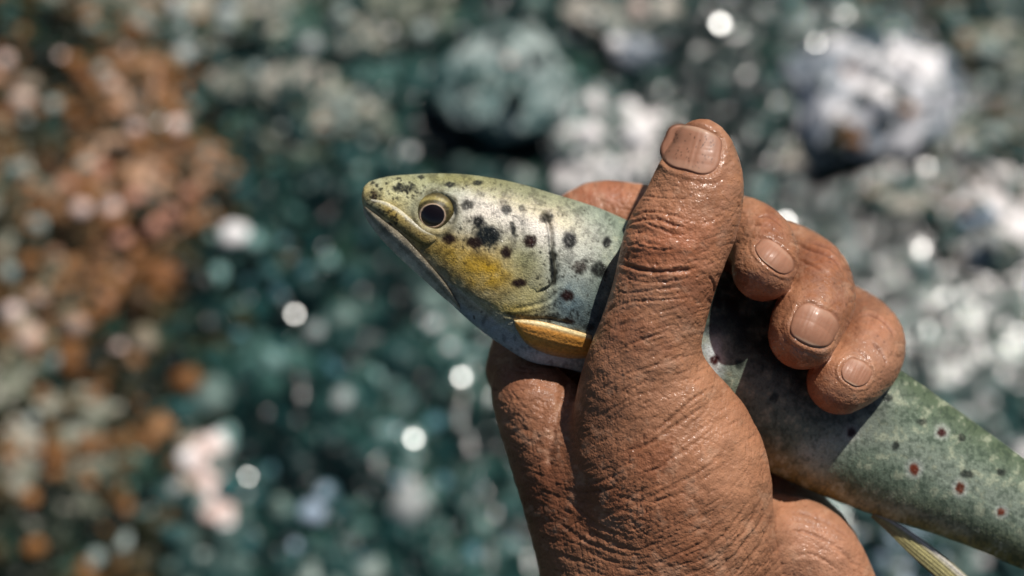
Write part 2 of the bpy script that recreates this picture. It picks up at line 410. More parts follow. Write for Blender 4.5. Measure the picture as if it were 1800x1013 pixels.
# glinting wet stones: a flat wet face added and turned to throw the sun at the camera
GL = [(1265, 43, 17, 'white sparkling wet pebble above the thumb, brightest spot in the picture'),
      (1434, 76, 9, 'small sparkling wet pebble left of the biggest white topped rock'),
      (1486, 27, 7, 'faint sparkling wet pebble at the top edge above the biggest rock'),
      (1380, 392, 15, 'white sparkling wet pebble just above the curled index finger'),
      (518, 553, 10, 'sparkling wet pebble alone in the dark gravel below the snout'),
      (727, 772, 11, 'sparkling wet pebble low in the gravel left of the hand'),
      (811, 664, 11, 'sparkling wet pebble beside the left edge of the hand'),
      (436, 838, 7, 'sparkling wet pebble right of the elongated pinkish stone')]
for px, py, r, lab in GL:
    loc, nor, ob = drop(px, py, r)
    loc = Vector(ground(px, py, max(loc.z, 0.0) + 0.012))
    hv = (SUN + (cam.location - loc).normalized()).normalized()
    V, F = ICO3; V = V.copy()
    V[:, 2] = np.where(V[:, 2] > 0.35, 0.35 + (V[:, 2] - 0.35) * 0.05, V[:, 2])
    g = np.random.default_rng(int(px))
    me = mesh_np('wet_pebble', V, F); me.materials.append(M['glint'])
    o = bpy.data.objects.new('wet_pebble', me); C.objects.link(o)
    o.location = loc; s = r * BG * 0.62
    o.scale = (s, s, s * .8); o.rotation_euler = hv.to_track_quat('Z', 'Y').to_euler()
    tag(o, lab, 'pebble')

# countless small gravel, one joined object
LIGHT = [(1080, 240, 110, 60, 3), (1730, 380, 90, 60, 2.5), (1560, 360, 70, 20, 2), (370, 800, 45, 110, 3), (430, 420, 60, 30, 2.5), (790, 590, 50, 30, 3), (727, 800, 30, 50, 2.5), (560, 620, 60, 50, 1.5), (660, 660, 60, 20, 1.5), (170, 360, 60, 30, 2), (870, 150, 70, 70, 1.2), (620, 120, 200, 60, 1), (1120, 60, 80, 50, 1.5), (820, 640, 30, 60, 2), (850, 930, 70, 50, 1), (1780, 640, 90, 90, 1), (550, 900, 40, 40, 2), (100, 100, 150, 60, .8)]
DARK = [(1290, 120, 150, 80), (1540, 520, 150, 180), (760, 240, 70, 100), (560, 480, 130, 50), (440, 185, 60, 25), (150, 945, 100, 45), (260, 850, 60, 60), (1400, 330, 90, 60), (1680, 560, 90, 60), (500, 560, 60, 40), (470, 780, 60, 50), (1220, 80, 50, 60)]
def gravel(n):
    px = rng.uniform(-260, 2060, n); py = rng.uniform(-260, 1270, n)
    V1, F1 = ICO1; nv = len(V1); VV = []; CC = []
    cold = [np.array(srgb(*c))[:3] for c in [(8, 26, 26), (14, 38, 38), (24, 54, 52), (40, 72, 70), (66, 88, 84), (94, 112, 106), (128, 140, 134), (166, 170, 168), (214, 208, 206)]]
    warm = [np.array(srgb(*c))[:3] for c in [(16, 24, 16), (34, 36, 22), (58, 50, 30), (88, 66, 38), (118, 80, 46), (138, 100, 66), (120, 112, 92), (150, 136, 118), (186, 160, 144)]]
    rust = [np.array(srgb(*c))[:3] for c in [(34, 28, 18), (60, 44, 26), (84, 60, 38), (112, 74, 44), (136, 92, 58), (152, 108, 74), (164, 126, 102), (176, 146, 126), (196, 172, 156)]]
    for i in range(n):
        if 1000 < px[i] < 1500 and py[i] > 560: continue
        loc, nor, ob = drop(px[i], py[i], 5)
        on = ob is not None and ob.name.startswith('boulder')
        if ob is not None and ob.name.startswith('gravel'): continue
        big = 1.0
        if on:
            if ob.active_material.name.startswith(('pale grey', 'pinkish')) and (rng.random() < .68): continue
            if ob.active_material.name.startswith('blue green slab') and rng.random() < .3: continue
            if rng.random() < .35: continue
            big = .8
        r = big * BG * rng.choice([8, 13, 19, 27], p=[.36, .36, .2, .08]) * rng.uniform(.8, 1.2)
        s = V1 * (1 + rng.uniform(-.2, .2, (nv, 1))) * np.array([r * rng.uniform(.8, 1.35), r * rng.uniform(.8, 1.35), r * .7])
        z = loc.z + r * rng.uniform(-.2, .6) * (0.5 if on else 1)
        VV.append(s + np.array([loc.x, loc.y, z]))
        q = Vector((px[i] / 75, py[i] / 75, 3)); q2 = Vector((px[i] / 190, py[i] / 190, 9))
        tone = 3.6 - 2.2 * math.exp(-((px[i] - 90) / 230) ** 2 - ((py[i] - 860) / 260) ** 2) + 4.6 * mnoise.noise(q) + 3.4 * mnoise.noise(q2) + rng.normal() * 1.25
        if rng.random() < .03: tone += 3.5
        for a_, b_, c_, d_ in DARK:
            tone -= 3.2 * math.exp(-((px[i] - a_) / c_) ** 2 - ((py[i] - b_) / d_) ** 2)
        for a_, b_, c_, d_, e_ in LIGHT:
            tone += e_ * math.exp(-((px[i] - a_) / c_) ** 2 - ((py[i] - b_) / d_) ** 2)
        wm = 1 - ss(px[i] + rng.uniform(-70, 70) + 60 * mnoise.noise(q2) + 0.12 * abs(py[i] - 300), 250, 480)
        if px[i] > 1450 and py[i] < 500: wm = .35
        rs = math.exp(-((px[i] - 255) / 170) ** 2 - ((py[i] - 300) / 210) ** 2) * .7
        pal = rust if rng.random() < rs else warm if rng.random() < wm else cold
        c = pal[int(np.clip(tone, 0, 8))]
        CC.append(np.repeat((c * rng.uniform(.7, 1.25))[None], nv, 0))
    n = len(VV)
    V = np.concatenate(VV); F = (F1[None] + (np.arange(n) * nv)[:, None, None]).reshape(-1, 3)
    me = mesh_np('gravel', V, F); set_attr(me, 'pigment', np.clip(np.concatenate(CC), 0, 1))
    o = link('gravel', me, M['gravel']); tag(o, 'fine wet teal and brown gravel between the river stones', 'gravel', kind='stuff')
gravel(12000)

# ================================================================== TROUT
ST = [  # top x,y, bottom x,y, depth (z) of the axis, half width
 (637, 334, 636, 350, 0, 8), (640, 326, 637, 360, 0, 15), (650, 319, 643, 376, 0, 24), (680, 311, 662, 404, 2, 37), (720, 307, 692, 440, 2, 50),
 (770, 305, 735, 480, 2, 61), (820, 307, 782, 524, 2, 69), (870, 314, 832, 570, 0, 76), (920, 325, 882, 607, -4, 82), (970, 340, 932, 636, -10, 86),
 (1020, 355, 985, 646, -18, 88), (1075, 375, 1035, 660, -28, 88), (1180, 425, 1110, 690, -62, 84), (1300, 490, 1195, 740, -92, 84), (1400, 545, 1290, 797, -112, 86),
 (1500, 602, 1400, 852, -124, 88), (1590, 656, 1500, 892, -130, 84), (1650, 698, 1572, 917, -134, 78), (1720, 748, 1650, 941, -136, 71), (1800, 806, 1738, 975, -138, 62),
 (1900, 880, 1850, 1025, -140, 50), (2050, 985, 2015, 1095, -150, 34), (2180, 1065, 2155, 1150, -155, 20), (2220, 1088, 2198, 1170, -157, 8)]
ST = np.array(ST, float)
NS, NT = 1250, 330
# resample finely by arc length
D0 = catmull(ST, 60)
mid = (D0[:, :2] + D0[:, 2:4]) / 2
arc = np.concatenate([[0], np.cumsum(np.linalg.norm(np.diff(mid, axis=0), axis=1))])
u = np.linspace(0, arc[-1], NS)
SD = np.stack([np.interp(u, arc, D0[:, j]) for j in range(6)], 1)
for j in range(6): SD[:, j] = np.convolve(np.pad(SD[:, j], 6, mode='edge'), np.ones(13) / 13, 'valid') if j < 5 else SD[:, j]
th = np.linspace(0, 2 * np.pi, NT, endpoint=False)
topP = T(SD[:, 0], SD[:, 1], SD[:, 4]); botP = T(SD[:, 2], SD[:, 3], SD[:, 4])
cen = (topP + botP) / 2; up = (topP - botP) / 2
vv = np.cos(th); ww = np.sin(th)      # vv: +1 back .. -1 belly ; ww: +1 towards the camera
e = 0.92
cw = np.sign(vv) * np.abs(vv) ** e; sw = np.sign(ww) * np.abs(ww) ** e
wid = 1 - 0.18 * np.clip(-vv, 0, 1) ** 2 + 0.0 * vv      # belly a little narrower
FV = cen[:, None] + up[:, None] * cw[None, :, None] + np.array([0, 0, 1.0]) * (SD[:, 5][:, None] * (sw * wid)[None])[..., None]
# normals of the loft
def grid_normals(G):
    du = np.gradient(G, axis=0); dv = np.roll(G, -1, 1) - np.roll(G, 1, 1)
    n = np.cross(du, dv); n /= np.linalg.norm(n, axis=-1, keepdims=True) + 1e-9
    if (n[..., 2] * np.sin(th)[None]).sum() < 0: n = -n
    return n
FN = grid_normals(FV)
px, py = proj(FV)
# ---- maps in the fish's side view (x 600..2300, y 260..1260)
X0, Y0, W_, H_ = 600, 260, 1700, 960
yy, xx = np.mgrid[0:H_, 0:W_]; xx = xx + X0; yy = yy + Y0
n_f = vnoise(W_, H_, 5, 1, 2); n_m = vnoise(W_, H_, 16, 2, 3); n_l = vnoise(W_, H_, 60, 3, 3); n_g = vnoise(W_, H_, 2.5, 4, 1)
wx = xx + 5 * vnoise(W_, H_, 14, 5, 2); wy = yy + 5 * vnoise(W_, H_, 14, 6, 2)
sx = xx + 2.8 * vnoise(W_, H_, 5, 8, 2); sy = yy + 2.8 * vnoise(W_, H_, 5, 9, 2)
# v in side view: from stations
MIDX = (SD[:, 0] + SD[:, 2]) / 2; MIDY = (SD[:, 1] + SD[:, 3]) / 2
def poly_dist(P, X, Y, box=90):
    """distance to polyline, signed side, param 0..1"""
    P = np.asarray(P, float); d = np.full(X.shape, 1e9); tt = np.zeros(X.shape); side = np.zeros(X.shape)
    L = np.concatenate([[0], np.cumsum(np.linalg.norm(np.diff(P, axis=0), axis=1))])
    for i in range(len(P) - 1):
        a, b = P[i], P[i + 1]; ab = b - a; l2 = (ab ** 2).sum() + 1e-9
        t_ = np.clip(((X - a[0]) * ab[0] + (Y - a[1]) * ab[1]) / l2, 0, 1)
        ex = X - a[0] - t_ * ab[0]; ey = Y - a[1] - t_ * ab[1]; dd = np.sqrt(ex * ex + ey * ey)
        m_ = dd < d
        d = np.where(m_, dd, d); tt = np.where(m_, (L[i] + t_ * (L[i + 1] - L[i])) / L[-1], tt)
        side = np.where(m_, ab[0] * ey - ab[1] * ex, side)
    return d, np.sign(side), tt
def local(P, pad):
    P = np.asarray(P, float)
    x0 = int(max(P[:, 0].min() - pad - X0, 0)); x1 = int(min(P[:, 0].max() + pad - X0, W_)); y0 = int(max(P[:, 1].min() - pad - Y0, 0)); y1 = int(min(P[:, 1].max() + pad - Y0, H_))
    return slice(y0, y1), slice(x0, x1)
def col(*c): return np.array(srgb(*c))[:3]
mixf = lambda A, B, m_: A * (1 - m_[..., None]) + B * m_[..., None]
# pigment is laid on by (v along the flank height) and by place
img = np.zeros((H_, W_, 3)); img[:] = col(150, 155, 140)
hei = np.zeros((H_, W_))
def spot(x, y, rx, ry, c, a=1.0, rot=0, halo=None, soft=0.35):
    S = (slice(max(0, int(y - Y0 - 3 * max(rx, ry) - 12)), int(y - Y0 + 3 * max(rx, ry) + 12)), slice(max(0, int(x - X0 - 3 * max(rx, ry) - 12)), int(x - X0 + 3 * max(rx, ry) + 12)))
    cr, sr = math.cos(math.radians(rot)), math.sin(math.radians(rot))
    dx = sx[S] - x; dy = sy[S] - y
    q = np.sqrt(((dx * cr + dy * sr) / rx) ** 2 + ((-dx * sr + dy * cr) / ry) ** 2)
    if halo is not None: img[S] = mixf(img[S], halo, 0.42 * (1 - ss(q, 1.2, 2.3)))
    img[S] = mixf(img[S], np.array(c), a * (1 - ss(q, 1 - soft, 1 + soft)) * np.clip(1.1 + 0.5 * n_g[S], 0, 1))
def blob(x, y, rx, ry, c, a, rot=0):
    global img
    cr, sr = math.cos(math.radians(rot)), math.sin(math.radians(rot))
    pad = 2.6 * max(rx, ry)
    S = (slice(max(0, int(y - Y0 - pad)), max(0, int(y - Y0 + pad))), slice(max(0, int(x - X0 - pad)), max(0, int(x - X0 + pad))))
    dx = wx[S] - x; dy = wy[S] - y
    q = ((dx * cr + dy * sr) / rx) ** 2 + ((-dx * sr + dy * cr) / ry) ** 2
    img[S] = mixf(img[S], col(*c), a * np.exp(-q) * np.clip(1 + 0.5 * n_m[S], 0, 1.2).clip(0, 1))
# body flank
s_along = None
body_m = ss(xx, 1020, 1120)
img = mixf(img, np.broadcast_to(col(122, 138, 118), img.shape), body_m)
# head regions
blob(690, 345, 60, 40, (196, 188, 140), .9)
blob(640, 340, 18, 22, (200, 180, 120), .8)
blob(800, 318, 110, 18, (140, 138, 84), .85, 3)
blob(930, 345, 90, 18, (112, 124, 96), .8, 14)
blob(1030, 380, 70, 26, (116, 134, 116), .8, 20)
blob(860, 372, 70, 36, (216, 206, 194), .95, 8)
blob(960, 400, 60, 40, (220, 210, 202), .95, 10)
blob(1020, 440, 60, 60, (188, 188, 176), .8)
blob(830, 420, 60, 40, (186, 180, 160), .7)
blob(735, 425, 55, 26, (172, 142, 62), .85, 40)
blob(800, 450, 60, 34, (178, 146, 56), .9, 35)
blob(860, 480, 66, 44, (196, 156, 40), 1, 10)
blob(690, 378, 30, 16, (190, 158, 70), .8, 45)
blob(800, 520, 110, 24, (150, 142, 120), .8, 40)
blob(720, 455, 70, 18, (130, 132, 124), .9, 45)
blob(900, 545, 60, 18, (196, 168, 76), .8, 5)
blob(940, 520, 40, 22, (200, 186, 120), .7)
blob(920, 460, 36, 40, (150, 150, 110), .7)
blob(1000, 530, 40, 50, (104, 128, 138), .85)
blob(1040, 560, 30, 40, (60, 84, 92), .7)  # this and the next blob: thumb shadow painted into the pigment
blob(1060, 500, 24, 50, (96, 116, 112), .6)
blob(880, 600, 90, 28, (166, 172, 178), .95, 35)
blob(950, 630, 70, 22, (180, 182, 184), .9, 8)
blob(820, 560, 50, 14, (164, 170, 176), .9, 42)
# flank of the tail half
def band(P, wd, c, a):
    S = local(P, wd * 3); d, sd, t_ = poly_dist(P, wx[S], wy[S])
    img[S] = mixf(img[S], col(*c), a * np.exp(-(d / wd) ** 2) * np.clip(0.9 + 0.4 * n_m[S], 0, 1))
band([(1240, 470), (1400, 545), (1590, 656), (1720, 748), (1900, 880), (2200, 1085)], 45, (92, 106, 78), .85)
band([(1200, 740), (1290, 797), (1400, 855), (1500, 893), (1600, 925), (1740, 975), (1900, 1040), (2200, 1165)], 36, (138, 128, 70), .95)
band([(1340, 790), (1400, 832), (1470, 862)], 20, (164, 138, 92), .5)
band([(1420, 795), (1500, 760), (1530, 700)], 22, (186, 192, 178), .7)
band([(1440, 820), (1560, 700)], 26, (180, 186, 172), .5)
band([(1250, 600), (1255, 660)], 16, (170, 184, 190), .9)  # sunlit patch beside the thumb, painted pale
band([(1490, 880), (1600, 900), (1700, 935)], 12, (160, 162, 140), .7)
band([(1150, 560), (1400, 700), (1560, 770), (1700, 845), (1900, 945), (2150, 1080)], 40, (156, 162, 150), .6)
fl = body_m * ss(0.6 * n_m + 1.2 * n_f, 0.0, 0.5)
img = mixf(img, np.broadcast_to(col(58, 78, 62), img.shape), fl * 0.46)
fl2 = body_m * ss(-n_m + 0.6 * n_f, 0.15, 0.6)
img = mixf(img, np.broadcast_to(col(200, 200, 172), img.shape), fl2 * 0.38)
hd = 1 - body_m
img = mixf(img, img * 0.5, hd * ss(n_m + .7 * n_f, 0.05, 0.55) * 0.65)
img = mixf(img, np.clip(img * 1.3, 0, .85), hd * ss(-n_m + .7 * n_f, 0.1, 0.7) * 0.5)
# freckles (fine dark pepper)
g2 = np.random.default_rng(5)
for _ in range(620):
    x = g2.uniform(645, 1075); y = g2.uniform(310, 560)
    if y > 360 + (x - 640) * 0.55 + 40: continue
    r = g2.uniform(0.8, 2.0)
    spot(x, y, r, r, col(48, 44, 26), g2.uniform(.3, .75))
for cx_, cy_, sx_, sy_, n_ in [(705, 332, 20, 9, 60), (850, 410, 26, 18, 70), (690, 385, 12, 18, 40), (970, 480, 9, 30, 50), (835, 430, 18, 10, 40), (1018, 469, 10, 10, 30), (655, 345, 6, 10, 20), (985, 558, 30, 8, 50), (940, 555, 50, 6, 30)]:
    for _ in range(n_):
        r = g2.uniform(1.0, 2.6); spot(g2.normal(cx_, sx_), g2.normal(cy_, sy_), r, r, col(34, 34, 26), .75)
dk = col(20, 24, 22); br = col(52, 26, 14); rd = col(84, 30, 24); og = col(128, 58, 30); hal = col(196, 196, 190)
SP = [(890, 369, 8, 9, dk, .8), (821, 361, 10, 7, dk, .75), (916, 366, 5, 5, dk, .6), (789, 420, 10, 8, br, .95), (841, 390, 9, 10, dk, .9), (857, 415, 20, 16, col(22, 36, 38), .95),
 (835, 427, 12, 8, br, .9), (890, 444, 9, 9, br, .9), (933, 424, 10, 10, br, 1), (1001, 422, 11, 13, dk, 1), (961, 382, 11, 8, dk, .7), (902, 402, 4, 12, dk, .85), (912, 498, 12, 7, br, .95),
 (997, 520, 10, 9, br, .95), (1018, 469, 11, 10, br, .6), (1066, 426, 7, 9, dk, .9), (1054, 474, 12, 12, dk, .85), (791, 325, 9, 4, dk, .8), (839, 321, 9, 4, dk, .8), (740, 311, 5, 3, dk, .7),
 (710, 331, 18, 6, dk, .75), (659, 347, 4, 10, br, .7), (971, 460, 5, 22, dk, .8), (974, 488, 5, 12, dk, .8), (971, 558, 9, 5, dk, .7), (999, 565, 10, 5, br, .8), (1035, 575, 9, 6, dk, .6)]
for s_ in SP: spot(s_[0], s_[1], s_[2] * 1.15, s_[3] * 1.15, s_[4], min(1, s_[5] * 1.1))
spot(933, 424, 4, 5, rd, .35); spot(997, 520, 4, 5, rd, .3)
for s_ in [(1257, 632, 8, 9, rd), (1497, 760, 8, 9, col(84, 32, 34)), (1655, 760, 8, 8, rd), (1607, 825, 9, 10, og), (1688, 858, 8, 10, col(120, 58, 30)), (1850, 930, 8, 8, rd), (1760, 900, 7, 7, og), (1960, 1000, 8, 8, rd)]:
    spot(s_[0], s_[1], s_[2], s_[3], s_[4], 1.0, halo=hal)
for s_ in [(1252, 580, 14, 12), (1575, 783, 6, 9), (1700, 834, 13, 7), (1620, 742, 9, 6), (1560, 700, 9, 7), (1760, 830, 8, 6), (1690, 770, 7, 6), (1300, 640, 8, 8), (1360, 700, 8, 8), (1820, 870, 8, 6), (1450, 700, 9, 8)]:
    spot(s_[0], s_[1], s_[2], s_[3], dk, .75)
band([(1220, 500), (1300, 560), (1400, 640), (1500, 700)], 66, (26, 34, 26), .95)  # deepens the shadow under the fingers: shade painted into the pigment
blob(1255, 625, 18, 34, (196, 204, 204), .95)  # sunlit patch between thumb and finger shadows, painted whiter
spot(1257, 632, 8, 9, rd, 1.0)
hm_ = 1 - ss(xx, 980, 1060); yel = np.array([1.06, 1.0, .82]); img = mixf(img, img * yel * .94, hm_ * (1 - ss(yy - .45 * (xx - 640), 230, 270)))
lum_ = np.clip(img.mean(-1, keepdims=True), .01, 1); img = np.clip(img * (lum_ / .36) ** .38 * (np.clip(img, .01, 1) / lum_) ** .08, 0, .82)
# ---- relief map
def groove(P, wd, depth, ridge=0.0, off=1.6):
    P = catmull(P, 8) if len(P) > 2 else np.asarray(P, float)
    S = local(P, wd * 5 + 6); d, sd, t_ = poly_dist(P, xx[S], yy[S])
    fade = ss(t_, 0, .12) * (1 - ss(t_, .88, 1))
    hei[S] -= depth * np.exp(-(d / wd) ** 2) * fade
    if ridge: hei[S] += ridge * np.exp(-((d * sd - off * wd) / wd) ** 2) * fade
def line_col(P, wd, c, a):
    P = catmull(P, 8) if len(P) > 2 else np.asarray(P, float)
    S = local(P, wd * 4 + 3); d, sd, t_ = poly_dist(P, sx[S], sy[S])
    fade = ss(t_, 0, .12) * (1 - ss(t_, .88, 1))
    img[S] = mixf(img[S], np.array(c), a * fade * np.exp(-(d / wd) ** 2))
# gill cover edges, preopercle, cheek plates
GE = [(948, 366), (963, 385), (970, 410), (972, 440), (977, 470), (974, 495), (960, 508), (940, 515)]
groove(GE, 3.0, 4.2, 4.0); line_col(GE, 2.4, col(34, 32, 20), .75)
groove([(893, 372), (905, 400), (900, 430), (892, 455), (890, 490)], 2.2, 1.2, .6)
groove([(900, 545), (935, 538), (965, 528), (990, 505)], 3.0, 2.2, 1.6)
groove([(880, 552), (920, 560), (965, 562), (1010, 572)], 3.0, 3.5, 0); line_col([(880, 550), (905, 556), (960, 562), (1000, 568)], 3, col(40, 38, 26), .8)
groove([(850, 362), (880, 352), (910, 358), (940, 366), (975, 372), (1000, 385)], 4.0, -2.4)
groove([(800, 350), (830, 352), (860, 356)], 5, -2.0)
groove([(840, 590), (880, 570), (915, 563)], 3, 1.8)
for k in range(6):   # branchial folds under the cheek
    groove([(742 + 18 * k, 462 + 12 * k), (800 + 14 * k, 505 + 12 * k), (880 + 6 * k, 545 + 9 * k)], 1.8, 1.2)
    line_col([(742 + 18 * k, 462 + 12 * k), (800 + 14 * k, 505 + 12 * k), (880 + 6 * k, 545 + 9 * k)], 1.6, col(196, 192, 160), .35)
groove([(1100, 560), (1240, 640), (1400, 720), (1560, 790), (1700, 865), (1900, 960), (2100, 1060)], 2.6, .6, .2)
for nx_, ny_ in ((662, 328), (670, 331)): spot(nx_, ny_, 3.5, 2.2, col(10, 10, 8), .9)
# eye socket
q = np.sqrt((xx - 768) ** 2 + ((yy - 373) / 0.95) ** 2)
hei += 2.6 * np.exp(-((q - 40) / 5) ** 2) - 8 * (1 - ss(q, 29, 37))
img = mixf(img, np.broadcast_to(col(84, 78, 46), img.shape), 0.6 * np.exp(-((q - 39) / 6) ** 2) * np.clip(1 + n_m, 0, 1))
hei += 0.35 * n_f + 0.5 * n_m * (1 - body_m) + 0.5 * vnoise(W_, H_, 30, 12, 2)
# scales on the flank: small overlapping cells
qx = (xx * 0.85 + yy * 0.52); qy = (-xx * 0.52 + yy * 0.85)
row = np.floor(qy / 4.6); fx_ = (qx / 6.4 + 0.5 * (row % 2)) % 1 - .5; fy_ = (qy / 4.6) % 1 - .5
hei += body_m * 0.75 * (np.exp(-(fx_ ** 2 + fy_ ** 2) * 5) - .4) + ss(xx, 985, 1020) * (1 - body_m) * .35 * (np.exp(-(fx_ ** 2 + fy_ ** 2) * 5) - .4)

def side_apply(P, Nn, pxx, pyy, amt=1.0, scale=1.0):
    hx = sample(hei, pxx - X0, pyy - Y0)
    return P + Nn * (hx * amt)[..., None]
facing = ss(FN[..., 2], 0.02, 0.3)
FVd = FV + FN * (sample(hei, px - X0, py - Y0) * facing)[..., None]
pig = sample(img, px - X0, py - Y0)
# far side: same coat without the drawn spots, so blend to flank colour by height
vcol = np.zeros((NT, 3)); vcol[:] = col(130, 140, 118)
k_ = ss(vv, 0.2, 0.9)[:, None]; vcol = vcol * (1 - k_) + col(88, 100, 70) * k_
k_ = ss(-vv, 0.4, 0.9)[:, None]; vcol = vcol * (1 - k_) + col(170, 172, 150) * k_
pig = pig * ss(FN[..., 2], -0.25, 0.05)[..., None] + vcol[None] * (1 - ss(FN[..., 2], -0.25, 0.05))[..., None]
# caps
ids = np.arange(NS * NT).reshape(NS, NT)
F = np.stack([ids[:-1], np.roll(ids, -1, 1)[:-1], np.roll(ids, -1, 1)[1:], ids[1:]], -1).reshape(-1, 4)
Vw = to_world(FVd.reshape(-1, 3))
c0 = to_world(T(636, 341, 0)[None]); c1 = to_world(T(2215, 1132, -157)[None])
Vw = np.concatenate([Vw, c0, c1])
capA = np.stack([np.full(NT, NS * NT), np.roll(ids[0], -1), ids[0], ids[0]], -1)
tri0 = np.stack([np.full(NT, NS * NT), np.roll(ids[0], -1), ids[0]], -1); tri1 = np.stack([np.full(NT, NS * NT + 1), ids[-1], np.roll(ids[-1], -1)], -1)
me = bpy.data.meshes.new('body')
Fl = F.tolist() + tri0.tolist() + tri1.tolist()
me.from_pydata(Vw.tolist(), [], Fl); me.polygons.foreach_set('use_smooth', np.ones(len(Fl), bool)); me.update()
bmx = None
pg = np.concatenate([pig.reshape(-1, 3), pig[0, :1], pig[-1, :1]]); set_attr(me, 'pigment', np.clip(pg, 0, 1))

def fish_mat(name, rough=0.68, spec=0.14, coat=0.45, metallic=0.0, grain=2600, sat=1.0):
    m, t, b = new_mat(name)
    at = nd(t, 'ShaderNodeAttribute', attribute_name='pigment')
    tc = nd(t, 'ShaderNodeNewGeometry'); n1 = nd(t, 'ShaderNodeTexNoise', i_Scale=float(grain), i_Detail=3.0)
    t.links.new(tc.outputs['Position'], n1.inputs['Vector'])
    mr = nd(t, 'ShaderNodeMapRange'); mr.inputs['From Min'].default_value = .3; mr.inputs['From Max'].default_value = .7
    mr.inputs['To Min'].default_value = .72; mr.inputs['To Max'].default_value = 1.22; t.links.new(n1.outputs[0], mr.inputs['Value'])
    vm = nd(t, 'ShaderNodeVectorMath', operation='SCALE'); t.links.new(at.outputs['Color'], vm.inputs[0]); t.links.new(mr.outputs[0], vm.inputs['Scale'])
    t.links.new(vm.outputs[0], b.inputs['Base Color'])
    b.inputs['Roughness'].default_value = rough; b.inputs['Specular IOR Level'].default_value = spec
    b.inputs['Coat Weight'].default_value = coat; b.inputs['Coat Roughness'].default_value = 0.09; b.inputs['Metallic'].default_value = metallic
    bp = nd(t, 'ShaderNodeBump', i_Strength=0.8, i_Distance=0.00022); t.links.new(n1.outputs[0], bp.inputs['Height']); t.links.new(bp.outputs[0], b.inputs['Normal']); t.links.new(bp.outputs[0], b.inputs['Coat Normal'])
    return m
M['trout'] = fish_mat('trout skin')
TO = tuple(to_world(T(1240, 600, -60)[None])[0])
trout = empty('trout', TO)
tag(trout, 'spotted brown trout with yellow cheek held in the hand, tail half to the lower right', 'fish')
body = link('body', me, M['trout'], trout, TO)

zmap = np.full((H_, W_), -1e9)      # front surface height of the fish, by side-view pixel
pxd, pyd = proj(FV); f_ = FN[..., 2] > 0
ix = np.round(pxd[f_] - X0).astype(int); iy = np.round(pyd[f_] - Y0).astype(int); ok = (ix >= 0) & (ix < W_) & (iy >= 0) & (iy < H_)
np.maximum.at(zmap, (iy[ok], ix[ok]), FV[..., 2][f_][ok])
for _ in range(30):
    bad = zmap < -1e8
    if not bad.any(): break
    s4 = np.stack([np.roll(zmap, a, ax) for ax in (0, 1) for a in (-1, 1)]); s4m = np.max(s4, 0)
    zmap = np.where(bad, s4m - 1.0 * (s4m > -1e8), zmap)
zmap = np.where(zmap < -1e8, -120, zmap)
zmap = blur1(blur1(zmap, 2), 2)
def fz(x, y): return sample(zmap, np.asarray(x, float) - X0, np.asarray(y, float) - Y0)

def sheet(name, A, B, nu, nv, zoff, thick, mat, parent, colf, bulge=0.0, zfun=fz, ray=None):
    """closed thin solid spanned between two curves A and B (pixel curves), lying on a surface"""
    A = catmull(A, 12); B = catmull(B, 12)
    ra = lambda P, n: np.stack([np.interp(np.linspace(0, 1, n), np.linspace(0, 1, len(P)), P[:, j]) for j in range(2)], 1)
    A = ra(A, nu); B = ra(B, nu); tv = np.linspace(0, 1, nv)
    P = A[:, None] * (1 - tv)[None, :, None] + B[:, None] * tv[None, :, None]
    edge_ = (np.sin(np.pi * tv) ** 0.5)[None] * (np.sin(np.pi * np.linspace(0.0, 1, nu)) ** 0.35)[:, None]
    z0 = zfun(P[..., 0], P[..., 1])
    zt = z0 + zoff + thick * edge_ + bulge * edge_
    if ray is not None: zt = zt + ray(np.linspace(0, 1, nu)[:, None], tv[None])
    zb = z0 + zoff - thick - 2
    top = T(P[..., 0], P[..., 1], zt).reshape(-1, 3); bot = T(P[..., 0], P[..., 1], zb).reshape(-1, 3)
    n = nu * nv; I = np.arange(n).reshape(nu, nv)
    F = np.stack([I[:-1, :-1], I[:-1, 1:], I[1:, 1:], I[1:, :-1]], -1).reshape(-1, 4)
    Fb = F[:, ::-1] + n
    rim = np.concatenate([I[0, :], I[1:, -1], I[-1, -2::-1], I[-2:0:-1, 0]])
    r2 = np.roll(rim, -1); Fr = np.stack([r2, rim, rim + n, r2 + n], -1)
    V = np.concatenate([top, bot]); me = mesh_np(name, to_world(V), np.concatenate([F[:, ::-1], Fb[:, ::-1], Fr[:, ::-1]]))
    uu = np.broadcast_to(np.linspace(0, 1, nu)[:, None], (nu, nv)).ravel(); tt_ = np.broadcast_to(tv[None], (nu, nv)).ravel()
    cc = colf(P.reshape(-1, 2), uu, tt_); set_attr(me, 'pigment', np.concatenate([cc, cc]))
    return link(name, me, mat, parent)
imc = lambda f, base=0.0: (lambda P, uu, tt: np.clip(sample(img, P[:, 0] - X0, P[:, 1] - Y0) * (1 - base) + f * base, 0, 1))
# lower jaw: pale blade under the mouth
def jawcol(P, uu, tt):
    c = col(168, 160, 140)[None] * (1 - ss(tt, .3, .9))[:, None] + col(206, 204, 196)[None] * ss(tt, .3, .9)[:, None]
    n_ = sample(n_m, P[:, 0] - X0, P[:, 1] - Y0)[:, None]
    n2_ = sample(n_f, P[:, 0] - X0, P[:, 1] - Y0)[:, None]; c = c * (1 - .65 * (1 - ss(tt, .0, .22)))[:, None] * (1 - .3 * np.exp(-((tt - .5) / .10) ** 2))[:, None]
    return np.clip(c * (1 + 0.45 * n_ + .3 * n2_) * np.array([1, .95, .88]), 0, 1)
sheet('lower_jaw', [(640, 362), (655, 373), (680, 392), (710, 416), (742, 450), (784, 500), (808, 538)], [(638, 369), (646, 388), (664, 413), (695, 446), (735, 483), (775, 520), (808, 546)], 120, 26, 2, 5, M['trout'], trout, jawcol, 3)
